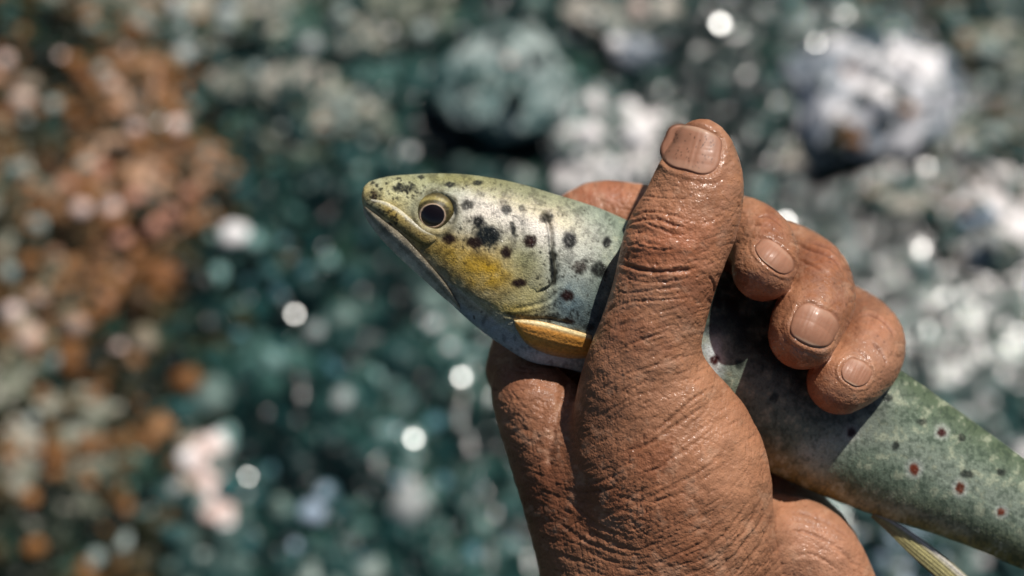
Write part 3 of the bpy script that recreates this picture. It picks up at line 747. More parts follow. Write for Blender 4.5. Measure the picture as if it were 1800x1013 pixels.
# upper jaw bone
def maxcol(P, uu, tt):
    c = sample(img, P[:, 0] - X0, P[:, 1] - Y0)
    a = (np.exp(-((tt - .12) / .12) ** 2) * .8)[:, None]; c = c * (1 - a) + col(214, 208, 186) * a
    a = (ss(tt, .75, 1) * .5)[:, None]; return c * (1 - a) + col(70, 62, 40) * a
sheet('upper_jaw', [(652, 350), (676, 354), (700, 366), (722, 384), (742, 400), (764, 412)], [(648, 362), (668, 376), (694, 396), (722, 418), (748, 432), (768, 422)], 120, 30, 1.0, 4.0, M['trout'], trout, maxcol, 1)
# gill cover plate
sheet('gill_cover', [(900, 378), (925, 366), (948, 370), (962, 388), (969, 415), (971, 440), (974, 470), (970, 496), (945, 514)],
      [(899, 380), (904, 400), (902, 420), (898, 440), (893, 460), (892, 480), (896, 500), (912, 512), (940, 515)], 160, 90, -0.5, 5.0, M['trout'], trout, imc(col(0, 0, 0), 0), 1.5,
      ray=lambda a, b: -6.5 * ss(b + 0 * a, .3, .95))
# pectoral fin folded along the belly
def fincol(P, uu, tt):
    c = col(214, 148, 66)[None] * np.ones((len(P), 1)); a = (np.exp(-((tt - 0.08) / .09) ** 2))[:, None] * .95
    c = c * (1 - a) + col(228, 212, 160) * a
    r_ = (0.5 + 0.5 * np.sin(tt * 38 + 2 * np.sin(uu * 3) + 2 * np.sin(tt * 9)))[:, None]; c = c * (0.95 + 0.06 * r_)
    a = (ss(tt, .8, 1) * .6)[:, None]; return np.clip(c * (1 - a) + col(140, 130, 110) * a, 0, 1)
M['fin'] = fish_mat('amber fin', 0.45, 0.4, 0.15, grain=1500)
sheet('pectoral_fin', [(903, 563), (925, 562), (960, 567), (1000, 578), (1040, 590)], [(907, 578), (925, 604), (960, 622), (1000, 630), (1040, 630)], 160, 60, 3, 3.5, M['fin'], trout, fincol, 7,
      ray=lambda a, b: 0.2 * np.sin(b * 38 + 2 * np.sin(a * 3) + 2 * np.sin(b * 9)) * ss(a, 0.02, .3))
# pelvic fin hanging behind the wrist
def pelcol(P, uu, tt):
    c = col(150, 142, 96)[None] * np.ones((len(P), 1)); a = (np.exp(-((tt - 0.15) / .12) ** 2))[:, None] * .9
    c = c * (1 - a) + col(220, 214, 204) * a; a = (np.exp(-((tt - 0.5) / .14) ** 2))[:, None] * .8; c = c * (1 - a) + col(196, 186, 130) * a
    return np.clip(c * (0.85 + 0.3 * np.sin(tt * 40 + uu * 4)[:, None]), 0, 1)
sheet('pelvic_fin', [(1536, 902), (1575, 918), (1625, 950), (1680, 995), (1740, 1050)], [(1530, 908), (1560, 935), (1600, 975), (1650, 1020), (1700, 1070)], 120, 40, 0, 3, M['fin'], trout, pelcol, 2,
      zfun=lambda x, y: -118 - 0.12 * (np.asarray(x) - 1536), ray=lambda a, b: 0.9 * np.sin(b * 40 + a * 4))
def tailcol(P, uu, tt): return np.clip(col(110, 112, 80)[None] * (0.8 + 0.3 * np.sin(tt * 70)[:, None]), 0, 1)
sheet('tail_fin', [(2170, 1050), (2260, 1040), (2360, 1030), (2450, 1040)], [(2150, 1170), (2220, 1220), (2290, 1290), (2350, 1370)], 80, 70, 0, 3, M['fin'], trout, tailcol, 1,
      zfun=lambda x, y: -157 + 0 * np.asarray(x), ray=lambda a, b: 0.8 * np.sin(b * 70))
# eye
EX, EY = 768, 373
zc = float(fz(EX, EY)); er = 41.0
ang = np.linspace(0, 2 * np.pi, 160, endpoint=False); rr_ = np.linspace(0, 1, 70)
ez = zc - er + 10
Rg, Ag = np.meshgrid(rr_, ang, indexing='ij'); phi = Rg * 1.15
E = np.stack([er * np.sin(phi) * np.cos(Ag), er * np.sin(phi) * np.sin(Ag) * 0.95, er * np.cos(phi) * 0.92], -1)
rp = np.hypot(E[..., 0] + 6, (E[..., 1] + 8) * 1.12)
# iris relief: sunken ring round the pupil
E[..., 2] -= 2.2 * (1 - ss(rp, 18, 22)) - 1.2 * np.exp(-((rp - 22) / 2.5) ** 2) - .8 * np.exp(-((rp - 38) / 4) ** 2)
c_e = T(EX, EY, ez); EV = E + c_e
E[..., 2] += 0
n_a = np.array([[mnoise.noise(Vector((math.cos(a) * 5, math.sin(a) * 5, r * .12))) for a in ang] for r in np.linspace(0, 50, 70)])
ec = np.zeros(E.shape); ec[:] = col(96, 84, 46)
a_ = np.clip(.5 + 1.4 * n_a, 0, 1)[..., None]; ec = ec * (1 - a_ * .6) + col(44, 40, 26) * a_ * .6
g5 = np.random.default_rng(8)
for _ in range(90):
    aa_ = g5.uniform(0, 6.28); rr5 = g5.uniform(26, 40); qq = np.hypot(E[..., 0] + 3 - rr5 * math.cos(aa_), E[..., 1] + 4 - rr5 * math.sin(aa_)) / g5.uniform(.8, 2.0)
    ec = ec * (1 - .8 * (1 - ss(qq, .5, 1.3)))[..., None]
a_ = np.exp(-((rp - 34) / 4) ** 2)[..., None] * ss(E[..., 1], -5, 20)[..., None]; ec = ec * (1 - a_ * .8) + col(176, 160, 96) * a_ * .8
a_ = np.exp(-((rp - 28) / 3.0) ** 2)[..., None]; ec = ec * (1 - a_ * .55) + col(50, 44, 26) * a_ * .55
a_ = np.exp(-((rp - 21.6) / 1.6) ** 2)[..., None]; ec = ec * (1 - a_) + col(206, 176, 150) * a_
a_ = (ss(rp, 38, 46))[..., None]; ec = ec * (1 - a_) + col(78, 70, 42) * a_
I = np.arange(70 * 160).reshape(70, 160)
F = np.stack([I[:-1], np.roll(I, -1, 1)[:-1], np.roll(I, -1, 1)[1:], I[1:]], -1).reshape(-1, 4)
me = mesh_np('eye', to_world(EV.reshape(-1, 3)), F[:, ::-1] if False else F); set_attr(me, 'pigment', np.clip(ec.reshape(-1, 3), 0, 1))
M['eye'] = fish_mat('wet eye', 0.45, 0.3, 0.35, grain=1500); M['eye'].node_tree.nodes['Principled BSDF'].inputs['Coat Roughness'].default_value = 0.05
eye = link('eye', me, M['eye'], trout, tuple(to_world(c_e[None])[0]))
m, t, b = new_mat('black pupil'); b.inputs['Base Color'].default_value = srgb(18, 8, 8); b.inputs['Roughness'].default_value = 0.25; b.inputs['Coat Weight'].default_value = .3; b.inputs['Coat Roughness'].default_value = .05
M['pupil'] = m
Rg, Ag = np.meshgrid(np.linspace(0, 1, 20), ang[::2], indexing='ij')
sh = 1 + 0.05 * np.cos(3 * Ag + 1.2) + 0.04 * np.cos(2 * Ag)
pxx_ = -6 + 20.3 * Rg * np.cos(Ag) * sh; pyy_ = -8 + 17.6 * Rg * np.sin(Ag) * sh
Pp = np.stack([pxx_, pyy_, 0.92 * np.sqrt(er ** 2 - pxx_ ** 2 - (pyy_ / .95) ** 2) - .4], -1) + c_e
I = np.arange(20 * 80).reshape(20, 80); F = np.stack([I[:-1], np.roll(I, -1, 1)[:-1], np.roll(I, -1, 1)[1:], I[1:]], -1).reshape(-1, 4)
link('pupil', mesh_np('pupil', to_world(Pp.reshape(-1, 3)), F), M['pupil'], eye)

# ================================================================== HAND
def chain(pts, n=5, zs=1.0):
    """pts: (px, py, z, r) in photo pixels -> dense list in camera frame"""
    P = catmull(np.array(pts, float), n)
    Q = T(P[:, 0], P[:, 1], P[:, 2]); r = P[:, 3] * (1 - P[:, 2] / DP)
    return Q, r, zs
THUMB = chain([(1233, 261, 120, 51), (1234, 285, 118, 63), (1228, 325, 118, 79), (1212, 380, 120, 89), (1190, 425, 124, 93), (1176, 470, 124, 90), (1160, 530, 120, 88),
               (1140, 600, 112, 92), (1130, 660, 95, 104), (1135, 740, 70, 122), (1165, 830, 50, 150)], 4, 0.80)
THENAR = chain([(1150, 720, 60, 105), (1180, 800, 45, 150), (1190, 900, 20, 168), (1165, 1010, -10, 180), (1150, 1150, -40, 185), (1160, 1500, -60, 200)], 4, 0.85)
WEB = chain([(915, 660, -70, 46), (935, 700, -50, 70), (990, 790, -40, 98), (1050, 900, -40, 125), (1090, 1010, -50, 140), (1110, 1150, -60, 150)], 4, 1.0)
HEEL = chain([(1250, 930, -120, 90), (1330, 955, -110, 88), (1405, 968, -95, 90), (1438, 1018, -95, 94), (1430, 1120, -120, 124), (1380, 1300, -120, 170), (1360, 1500, -110, 190)], 4, 1.0)
HEEL2 = chain([(1220, 760, -290, 95), (1340, 880, -250, 82), (1420, 985, -190, 95), (1420, 1100, -150, 110)], 4, 1.0)
PALM = chain([(960, 640, -170, 75), (1080, 700, -230, 100), (1180, 850, -240, 130), (1230, 1000, -190, 170), (1240, 1200, -130, 190), (1240, 1500, -100, 200)], 4, 0.7)
INDEX = chain([(905, 650, -120, 52), (955, 520, -215, 62), (1030, 395, -235, 66), (1130, 390, -225, 66), (1240, 395, -175, 62), (1315, 412, -80, 62), (1345, 444, -5, 59), (1342, 475, 36, 55)], 5)
MIDDLE = chain([(1040, 620, -250, 80), (1120, 480, -310, 72), (1260, 440, -300, 70), (1370, 455, -225, 68), (1425, 488, -125, 67), (1436, 530, -30, 66), (1420, 566, 28, 64), (1411, 590, 46, 60)], 5)
RING = chain([(1120, 700, -270, 80), (1260, 540, -330, 70), (1400, 540, -320, 68), (1490, 570, -250, 66), (1522, 600, -140, 66), (1518, 632, -55, 65), (1498, 658, -5, 60), (1476, 672, 15, 57)], 5)
PINKY = chain([(1210, 800, -260, 75), (1340, 640, -310, 62), (1460, 640, -320, 58), (1545, 690, -270, 54), (1560, 730, -215, 52), (1535, 755, -190, 48)], 5)
def sd_chain(ch, P, k=14.0):
    Q, r, zs = ch
    m_ = ((P > (Q - r[:, None]).min(0) - 130) & (P < (Q + r[:, None]).max(0) + 130)).all(1)
    full = np.full(len(P), 130, np.float32); P = P[m_]; d = np.full(len(P), 1e6, np.float32)
    if not len(P): return full
    sc_ = np.array([1, 1, 1 / zs], np.float32)
    for i in range(len(Q) - 1):
        a, b = (Q[i] * sc_).astype(np.float32), (Q[i + 1] * sc_).astype(np.float32); ab = b - a; l2 = float(ab @ ab) + 1e-6
        ap = P * sc_ - a; t_ = np.clip(ap @ ab / l2, 0, 1)
        e_ = ap - t_[:, None] * ab
        dd = (np.sqrt((e_ * e_).sum(1)) - (r[i] + t_ * (r[i + 1] - r[i])).astype(np.float32)) * min(1.0, zs + .1)
        d = np.minimum(d, dd)
    full[m_] = d
    return full
def smin(a, b, k):
    h = np.clip(0.5 + 0.5 * (b - a) / k, 0, 1); return b * (1 - h) + a * h - k * h * (1 - h)
CH = [THUMB, THENAR, WEB, HEEL, PALM, HEEL2, INDEX, MIDDLE, RING, PINKY]
def sdf(P):
    P = P.astype(np.float32)
    th_ = sd_chain(THUMB, P); d = smin(th_, sd_chain(THENAR, P), 60)
    d = smin(d, sd_chain(WEB, P), 34)
    pm = smin(smin(sd_chain(PALM, P), sd_chain(HEEL, P), 60), sd_chain(HEEL2, P), 40)
    ix_ = sd_chain(INDEX, P)
    pm = smin(pm, ix_, 30)
    for f, kk in ((MIDDLE, 7), (RING, 7), (PINKY, 7)): pm = smin(pm, sd_chain(f, P), kk)
    # fingers never fuse with the thumb, the palm does further down
    kz = 5 + 45 * ss(-P[:, 1], 60, 260) + 40 * ss(-P[:, 1], 300, 420)
    return smin(d, pm, kz)
allP = np.concatenate([c[0] for c in CH]); 
lo = np.array([allP[:, 0].min() - 90, -760, allP[:, 2].min() - 150]); hi = np.array([allP[:, 0].max() + 90, 330, 260])
h = HAND_VOXEL = 4.6
B = 8
nb = np.ceil((hi - lo) / (h * B)).astype(int); n3 = nb * B + 1
bc = np.stack(np.meshgrid(*[lo[i] + (np.arange(nb[i]) + .5) * B * h for i in range(3)], indexing='ij'), -1).reshape(-1, 3)
db = sdf(bc)
G = np.repeat(np.repeat(np.repeat(db.reshape(nb), B, 0), B, 1), B, 2)
G = np.pad(G, ((0, 1), (0, 1), (0, 1)), mode='edge').astype(np.float32)
act = np.argwhere((np.abs(db) < B * h * 0.87 * 1.12 + 3).reshape(nb))
loc_ = np.stack(np.meshgrid(np.arange(B + 1), np.arange(B + 1), np.arange(B + 1), indexing='ij'), -1).reshape(-1, 3)
for s0 in range(0, len(act), 300):
    A_ = act[s0:s0 + 300]
    ijk = (A_[:, None] * B + loc_[None]).reshape(-1, 3)
    G[ijk[:, 0], ijk[:, 1], ijk[:, 2]] = sdf(lo + ijk * h)
# surface nets
ins = G < 0
cell = np.zeros(np.array(G.shape) - 1, np.int8)
for dx in (0, 1):
    for dy in (0, 1):
        for dz in (0, 1):
            cell += ins[dx:G.shape[0] - 1 + dx, dy:G.shape[1] - 1 + dy, dz:G.shape[2] - 1 + dz]
ac = np.argwhere((cell > 0) & (cell < 8)); cid = np.full(cell.shape, -1, np.int32); cid[tuple(ac.T)] = np.arange(len(ac))
acc = np.zeros((len(ac), 3)); cnt = np.zeros(len(ac))
for ax in range(3):
    o1, o2 = [a for a in range(3) if a != ax]
    for u1 in (0, 1):
        for u2 in (0, 1):
            off = np.zeros(3, int); off[o1] = u1; off[o2] = u2
            p = ac + off; q_ = p.copy(); q_[:, ax] += 1
            a = G[tuple(p.T)]; b = G[tuple(q_.T)]; cr_ = (a < 0) != (b < 0)
            t_ = np.where(cr_, a / np.where(cr_, a - b, 1), 0)
            pt = p.astype(float); pt[:, ax] += t_
            acc[cr_] += pt[cr_]; cnt[cr_] += 1
HV = lo + (acc / cnt[:, None]) * h
quads = []
for ax in range(3):
    o1, o2 = (ax + 1) % 3, (ax + 2) % 3
    sl0 = [slice(None)] * 3; sl1 = [slice(None)] * 3; sl0[ax] = slice(0, -1); sl1[ax] = slice(1, None)
    e0 = ins[tuple(sl0)]; e1 = ins[tuple(sl1)]; ed = np.argwhere(e0 != e1)
    ed = ed[(ed[:, o1] > 0) & (ed[:, o2] > 0) & (ed[:, o1] < G.shape[o1] - 1) & (ed[:, o2] < G.shape[o2] - 1)]
    fl_ = e0[tuple(ed.T)]
    def cc_(d1, d2):
        p = ed.copy(); p[:, o1] += d1; p[:, o2] += d2; return cid[tuple(p.T)]
    q4 = np.stack([cc_(-1, -1), cc_(0, -1), cc_(0, 0), cc_(-1, 0)], -1)
    q4[~fl_] = q4[~fl_][:, ::-1]; quads.append(q4)
HF = np.concatenate(quads); HF = HF[(HF >= 0).all(1)]
del G, ins, cell
# split every quad in four and pull the new points onto the field
def subdivide(V, F):
    E = np.sort(np.concatenate([F[:, [0, 1]], F[:, [1, 2]], F[:, [2, 3]], F[:, [3, 0]]]), 1).astype(np.int64)
    key = E[:, 0] * len(V) + E[:, 1]; uq, inv = np.unique(key, return_inverse=True); nf = len(F)
    ev = inv.reshape(4, nf).T + len(V); em = (V[uq // len(V)] + V[uq % len(V)]) / 2
    fc = V[F].mean(1); fi = np.arange(nf) + len(V) + len(uq)
    NF = np.concatenate([np.stack([F[:, k], ev[:, k], fi, ev[:, k - 1]], -1) for k in range(4)])
    return np.concatenate([V, em, fc]), NF
def mesh_normals(V, F):
    n = np.cross(V[F[:, 2]] - V[F[:, 0]], V[F[:, 3]] - V[F[:, 1]]); N = np.zeros_like(V)
    for k in range(4):
        for j in range(3): N[:, j] += np.bincount(F[:, k], n[:, j], len(V))
    return N / (np.linalg.norm(N, axis=1, keepdims=True) + 1e-9)
HV, HF = subdivide(HV, HF)
HN = mesh_normals(HV, HF)
for _ in range(2): HV = HV - HN * (sdf(HV) * 0.7)[:, None]
HN = mesh_normals(HV, HF)
if HN[HV[:, 2] > HV[:, 2].max() - 20, 2].mean() < 0: HN = -HN
for k in range(2):   # soften field creases a little
    A_ = np.zeros_like(HV); c_n = np.zeros(len(HV))
    for a_, b_ in ((0, 1), (1, 2), (2, 3), (3, 0)):
        for j in range(3): A_[:, j] += np.bincount(HF[:, a_], HV[HF[:, b_], j], len(HV)) + np.bincount(HF[:, b_], HV[HF[:, a_], j], len(HV))
        c_n += np.bincount(HF[:, a_], minlength=len(HV)) + np.bincount(HF[:, b_], minlength=len(HV))
    HV = HV * .5 + .5 * A_ / np.maximum(c_n, 1)[:, None]
hpx, hpy = proj(HV)

# ---- skin relief map over the hand, x 800..1640, y 170..1120
HX0, HY0, HW, HH = 800, 170, 840, 950
yy2, xx2 = np.mgrid[0:HH, 0:HW]; xx2 = xx2 + HX0; yy2 = yy2 + HY0
CTRL = [(1220, 250, 0), (1220, 330, 4), (1180, 400, 6), (1260, 420, -30), (1180, 475, 2), (1110, 430, -10), (1110, 540, -28), (1200, 540, -14), (1130, 620, -34), (1210, 640, -26), (1060, 640, -50), (1100, 760, -36),
        (1200, 740, -38), (1290, 760, -34), (1040, 830, -14), (1150, 880, -30), (1250, 900, -38), (1320, 950, -52), (1350, 850, -70), (1060, 960, 24), (1000, 900, 30), (960, 800, 15), (900, 700, 60), (1180, 1000, -18),
        (1450, 950, 25), (940, 650, 5), (1340, 390, 20), (1350, 510, 24), (1430, 470, 25), (1410, 640, 20), (1540, 600, 50), (1480, 710, 15), (1400, 420, 30), (1050, 340, 80), (1540, 660, -30)]
ca = np.zeros((HH, HW)); sa = np.zeros((HH, HW)); ws = np.zeros((HH, HW))
for x, y, a in CTRL:
    w_ = 1 / ((xx2 - x) ** 2 + (yy2 - y) ** 2 + 900.0) ** 1.6
    ca += w_ * math.cos(2 * math.radians(a)); sa += w_ * math.sin(2 * math.radians(a)); ws += w_
base_ang = 0.5 * np.arctan2(sa, ca) + 0.28 * vnoise(HW, HH, 60, 21, 2)
def lic(ang, L, seed, grain=1):
    g = np.random.default_rng(seed); nz = g.random((HH, HW)); nz = blur1(nz, grain) if grain else nz
    nz = (nz - nz.mean()) / nz.std()
    acc_ = nz.copy(); cx_, sx__ = np.cos(ang), np.sin(ang)
    for sgn in (1, -1):
        X = (xx2 - HX0).astype(float); Y = (yy2 - HY0).astype(float)
        for i in range(L):
            xi = np.clip(X.astype(int), 0, HW - 1); yi = np.clip(Y.astype(int), 0, HH - 1)
            X += sgn * cx_[yi, xi]; Y += sgn * sx__[yi, xi]
            acc_ += nz[np.clip(Y.astype(int), 0, HH - 1), np.clip(X.astype(int), 0, HW - 1)]
    acc_ -= blur1(acc_, 14); return acc_ / acc_.std()
L1 = lic(base_ang, 22, 1, 2); L2 = lic(base_ang + 1.0, 9, 2, 1); L3 = lic(base_ang, 9, 3, 1); L4 = lic(base_ang - 0.9, 8, 4, 1); L5 = L1
crease = lambda a: -np.clip(a - 0.25, 0, 2.2) ** 1.1
cell_ = vnoise(HW, HH, 120, 31, 2)
amp = np.ones((HH, HW))
def gmask(x, y, rx, ry, rot=0):
    cr, sr = math.cos(math.radians(rot)), math.sin(math.radians(rot)); dx = xx2 - x; dy = yy2 - y
    return np.exp(-(((dx * cr + dy * sr) / rx) ** 2 + ((-dx * sr + dy * cr) / ry) ** 2))
soft = 1 - 0.25 * gmask(1450, 960, 110, 110) - .5 * gmask(1045, 690, 60, 170, 12) - 0.75 * gmask(1215, 255, 70, 60) - .35 * gmask(1290, 800, 60, 130) - .4 * gmask(1260, 330, 60, 60)
tips = np.clip(gmask(1350, 480, 90, 80) + gmask(1430, 600, 90, 90) + gmask(1500, 660, 90, 90), 0, 1)
soft = soft * (1 - .55 * tips)
deep = 0.55 + 0.9 * gmask(1090, 900, 160, 190) + .7 * gmask(1150, 560, 120, 80) + .6 * gmask(1300, 960, 90, 120) + .5 * gmask(1170, 740, 140, 70)
rel = soft * (0.36 * deep * crease(L1) + 0.50 * crease(L2) + 0.75 * crease(L3) + 0.66 * crease(L4) + 0.28 * (deep - .3) * crease(L5)) + 0.9 * vnoise(HW, HH, 40, 33, 2)
JIT = 2.0 * vnoise(HW, HH, 12, 41, 2)
def stroke(P, wd, depth, lip=0.35):
    P = catmull(P, 8) if len(P) > 2 else np.asarray(P, float)
    pad = wd * 4 + 5
    S = (slice(int(max(P[:, 1].min() - pad - HY0, 0)), int(P[:, 1].max() + pad - HY0)), slice(int(max(P[:, 0].min() - pad - HX0, 0)), int(P[:, 0].max() + pad - HX0)))
    jx = JIT[S]
    d, sd, t_ = poly_dist(P, xx2[S] + jx, yy2[S] + jx)
    fade = ss(t_, 0, .25) * (1 - ss(t_, .75, 1))
    rel[S] += (1.25 if P[:, 0].min() > 1300 and P[:, 1].max() < 700 else 0.8 if P[:, 1].min() < 560 else .42) * fade * depth * (-np.exp(-(d / wd) ** 2) + lip * np.exp(-((d - 2.2 * wd) / (1.3 * wd)) ** 2))
ST2 = [
 ([(1076, 458), (1105, 468), (1150, 477), (1195, 476), (1235, 470)], 3.0, 5.0), ([(1080, 410), (1110, 393), (1150, 385), (1190, 398), (1220, 402)], 2.4, 3.4), ([(1095, 395), (1130, 374), (1180, 378), (1215, 390)], 2.0, 2.4),
 ([(1115, 386), (1150, 398), (1185, 412), (1215, 412)], 2.0, 2.4), ([(1080, 435), (1110, 430), (1160, 440), (1200, 436)], 2.0, 1.8), ([(1085, 480), (1120, 495), (1170, 496), (1220, 488)], 2.0, 2.4),
 ([(1075, 510), (1110, 515), (1160, 508), (1210, 505)], 2.0, 2.0), ([(1065, 545), (1110, 530), (1170, 528), (1230, 520)], 2, 2.0), ([(1100, 350), (1140, 345), (1180, 350), (1230, 348)], 1.8, 1.4),
 ([(1000, 645), (990, 690), (978, 740), (968, 790), (965, 850)], 6.0, 7.0), ([(1030, 590), (1060, 560), (1080, 530)], 2.2, 2.2), ([(1040, 650), (1100, 610), (1150, 590), (1210, 570)], 2.4, 2.4),
 ([(1030, 700), (1100, 660), (1160, 640), (1225, 620)], 2.4, 2.6), ([(1040, 740), (1110, 700), (1180, 680)], 2.6, 2.8), ([(1140, 770), (1180, 735), (1220, 700), (1250, 680)], 3.0, 4.5), ([(1080, 800), (1140, 780), (1200, 740), (1260, 700)], 3.0, 3.6),
 ([(1100, 850), (1160, 820), (1220, 780), (1270, 740)], 3.0, 3.4), ([(1090, 900), (1150, 870), (1230, 830), (1290, 780)], 3.0, 3.0), ([(1060, 860), (1110, 880), (1160, 880), (1220, 860)], 3.0, 2.4), ([(1020, 930), (1080, 900), (1140, 905)], 3.4, 3.2),
 ([(1250, 1010), (1290, 980), (1330, 930), (1355, 880)], 3.0, 4.0), ([(1220, 1010), (1270, 975), (1310, 930), (1345, 870)], 3.0, 3.4), ([(1280, 1015), (1320, 980), (1350, 935), (1364, 890)], 3.0, 3.6), ([(1190, 1010), (1240, 970), (1290, 920), (1330, 860)], 3, 3.0),
 ([(980, 860), (1020, 900), (1060, 930), (1110, 950)], 3, 3.4), ([(960, 900), (1010, 940), (1060, 965), (1120, 985)], 3, 3.4), ([(950, 960), (1000, 980), (1060, 1000)], 3, 3), ([(1370, 880), (1366, 930), (1372, 980), (1378, 1020)], 4, 4.5),
 ([(1380, 900), (1420, 905), (1470, 930), (1510, 960)], 3, 4), ([(1385, 930), (1430, 940), (1480, 970), (1515, 1010)], 3, 4), ([(1390, 980), (1430, 975), (1470, 1000)], 3, 3.4), ([(1400, 880), (1430, 900), (1440, 940)], 3, 3),
 ([(870, 640), (900, 650), (940, 655), (980, 650)], 3, 2.6), ([(880, 690), (915, 680), (950, 690)], 3, 2.2), ([(890, 770), (920, 755), (950, 770)], 3, 2.0), ([(1240, 480), (1255, 500), (1256, 530), (1250, 550)], 2.4, 3.0),
 ([(1390, 425), (1425, 440), (1460, 455), (1485, 480)], 2.6, 2.6), ([(1400, 455), (1430, 470), (1465, 490)], 2.4, 2.0), ([(1420, 425), (1450, 435), (1475, 455)], 2.4, 2.0), ([(1505, 560), (1530, 555), (1560, 575), (1575, 600)], 2.2, 2.6),
 ([(1530, 600), (1550, 620), (1560, 650)], 2.2, 2.4), ([(1500, 610), (1525, 630), (1530, 660)], 2.2, 2.0), ([(1325, 385), (1350, 382), (1380, 400)], 2.4, 2.0), ([(1320, 400), (1340, 398), (1370, 410)], 2.4, 1.8)]
for s_ in ST2: stroke(*s_)
# knuckle mound and tendon ridge
rel += 4 * gmask(1455, 455, 26, 30, 30) + 3 * gmask(1545, 575, 26, 26, 40) + 3 * gmask(1345, 392, 24, 18, 10) - 2.5 * gmask(1470, 520, 12, 30, 20) - 3 * gmask(1380, 600, 10, 26, 10) - 2 * gmask(1270, 420, 14, 50, -10)
rel += 2.2 * vnoise(HW, HH, 34, 71, 2)
rel += 7 * gmask(1215, 700, 55, 24, -36) + 5 * gmask(925, 700, 26, 40, 25) - 5 * gmask(1050, 740, 40, 60) + 4 * gmask(1150, 430, 60, 16, 4) + 3 * gmask(1150, 395, 50, 10, 6)
# nails: (centre x, y, half width across, half length, rotation of the finger axis, exponent)
NAILS = [(1217, 263, 54, 41, 15, 3.2), (1362, 451, 40, 21, 40, 2.6), (1431, 573, 43, 36, 24, 2.9), (1505, 655, 28, 24, 28, 2.4)]
def nail_q(n, X, Y):
    x, y, a, b_, rot, p = n; c_, s_ = math.cos(math.radians(rot)), math.sin(math.radians(rot))
    u_ = ((X - x) * c_ + (Y - y) * s_) / a; v_ = (-(X - x) * s_ + (Y - y) * c_) / b_
    return (np.abs(u_) ** p + np.abs(v_) ** p) ** (1 / p), u_, v_
for n in NAILS:
    q, u_, v_ = nail_q(n, xx2, yy2)
    rel = np.where(q < 1.12, rel * (1 - .9 * ss(1.12 - q, 0, .1)), rel)
    q = q + .04 * vnoise(HW, HH, 14, 61, 2); rel += -2.2 * (1 - ss(q, 0.98, 1.07)) + 1.0 * np.exp(-((q - 1.16) / .08) ** 2) - .8 * np.exp(-((q - 1.34) / .05) ** 2) * ss(v_, -.3, .3)
hf = ss(HN[:, 2], 0.0, 0.35)
edge_in = (hpx > HX0 + 2) & (hpx < HX0 + HW - 2) & (hpy > HY0 + 2) & (hpy < HY0 + HH - 2)
disp = np.where(edge_in, sample(rel, hpx - HX0, hpy - HY0) * hf, 0)
HVd = HV + HN * disp[:, None]
# pigment: brown skin, paler over nails' surroundings, redder at folds, darker in the creases
tone = 0.5 + 0.5 * vnoise(HW, HH, 70, 51, 4); 
imgh = np.zeros((HH, HW, 3)); imgh[:] = col(180, 122, 92)
imgh = mixf(imgh, np.broadcast_to(col(154, 94, 66), imgh.shape), ss(tone, .35, .75) * .8)
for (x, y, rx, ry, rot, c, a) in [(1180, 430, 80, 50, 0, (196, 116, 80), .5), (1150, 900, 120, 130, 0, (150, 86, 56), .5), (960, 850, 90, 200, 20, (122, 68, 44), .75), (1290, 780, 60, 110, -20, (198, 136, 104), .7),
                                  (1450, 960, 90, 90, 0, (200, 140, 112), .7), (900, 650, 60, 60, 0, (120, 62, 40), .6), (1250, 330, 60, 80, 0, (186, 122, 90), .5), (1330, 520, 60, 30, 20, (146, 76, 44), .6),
                                  (1400, 640, 70, 26, 20, (150, 80, 48), .6), (1540, 620, 50, 60, 0, (196, 138, 112), .6), (1050, 345, 70, 30, 0, (190, 112, 84), .6)]:  # shaded left side and finger undersides darker, lit thenar and heel paler, painted in
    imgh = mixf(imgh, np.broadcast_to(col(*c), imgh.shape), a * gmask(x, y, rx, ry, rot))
imgh *= .92 * (1 + .16 * vnoise(HW, HH, 45, 57, 3) + 0.14 * vnoise(HW, HH, 9, 52, 2) + 0.10 * vnoise(HW, HH, 25, 53, 2))[..., None]
crease_dark = ss(-(rel - blur1(rel, 7)), .35, 2.6); imgh = mixf(imgh, imgh * np.array([.52, .42, .38]), crease_dark * .7)  # darker where the relief dips
lift = ss(rel - blur1(rel, 5), .3, 2.0); imgh = mixf(imgh, np.clip(imgh * np.array([1.25, 1.34, 1.42]), 0, .8), lift * .8)  # paler ridges: dry skin, with its highlights painted into the colour
pale = ss(vnoise(HW, HH, 26, 81, 4) + .5 * vnoise(HW, HH, 7, 82, 2), .15, .7); imgh = mixf(imgh, np.broadcast_to(col(196, 146, 120), imgh.shape), pale * .45)
redd = gmask(1180, 420, 90, 60) + gmask(1345, 392, 40, 26) + gmask(1450, 455, 40, 30) + gmask(1545, 575, 36, 30) + .7 * gmask(1345, 515, 50, 24, 15) + .7 * gmask(1410, 640, 60, 22, 15) + .6 * gmask(1460, 715, 60, 20, 10)
imgh = imgh * (1 - np.clip(redd, 0, 1)[..., None] * .35 * (1 - np.array([1.0, .74, .66])))
g3 = np.random.default_rng(11)
for _ in range(260):
    x = g3.uniform(1080, 1600); y = g3.uniform(215, 720); r = g3.uniform(.8, 2.0)
    S = (slice(int(y - HY0 - 6), int(y - HY0 + 6)), slice(int(x - HX0 - 6), int(x - HX0 + 6)))
    q = np.hypot(xx2[S] - x, yy2[S] - y) / r
    imgh[S] = mixf(imgh[S], imgh[S] * .35, (1 - ss(q, .6, 1.4)) * .7)
imgh = imgh * np.array([.82, .90, .87])
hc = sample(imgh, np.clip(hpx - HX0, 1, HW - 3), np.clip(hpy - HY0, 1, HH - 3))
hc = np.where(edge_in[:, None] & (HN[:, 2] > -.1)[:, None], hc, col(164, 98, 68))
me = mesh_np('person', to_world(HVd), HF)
set_attr(me, 'pigment', np.clip(hc, 0, 1))
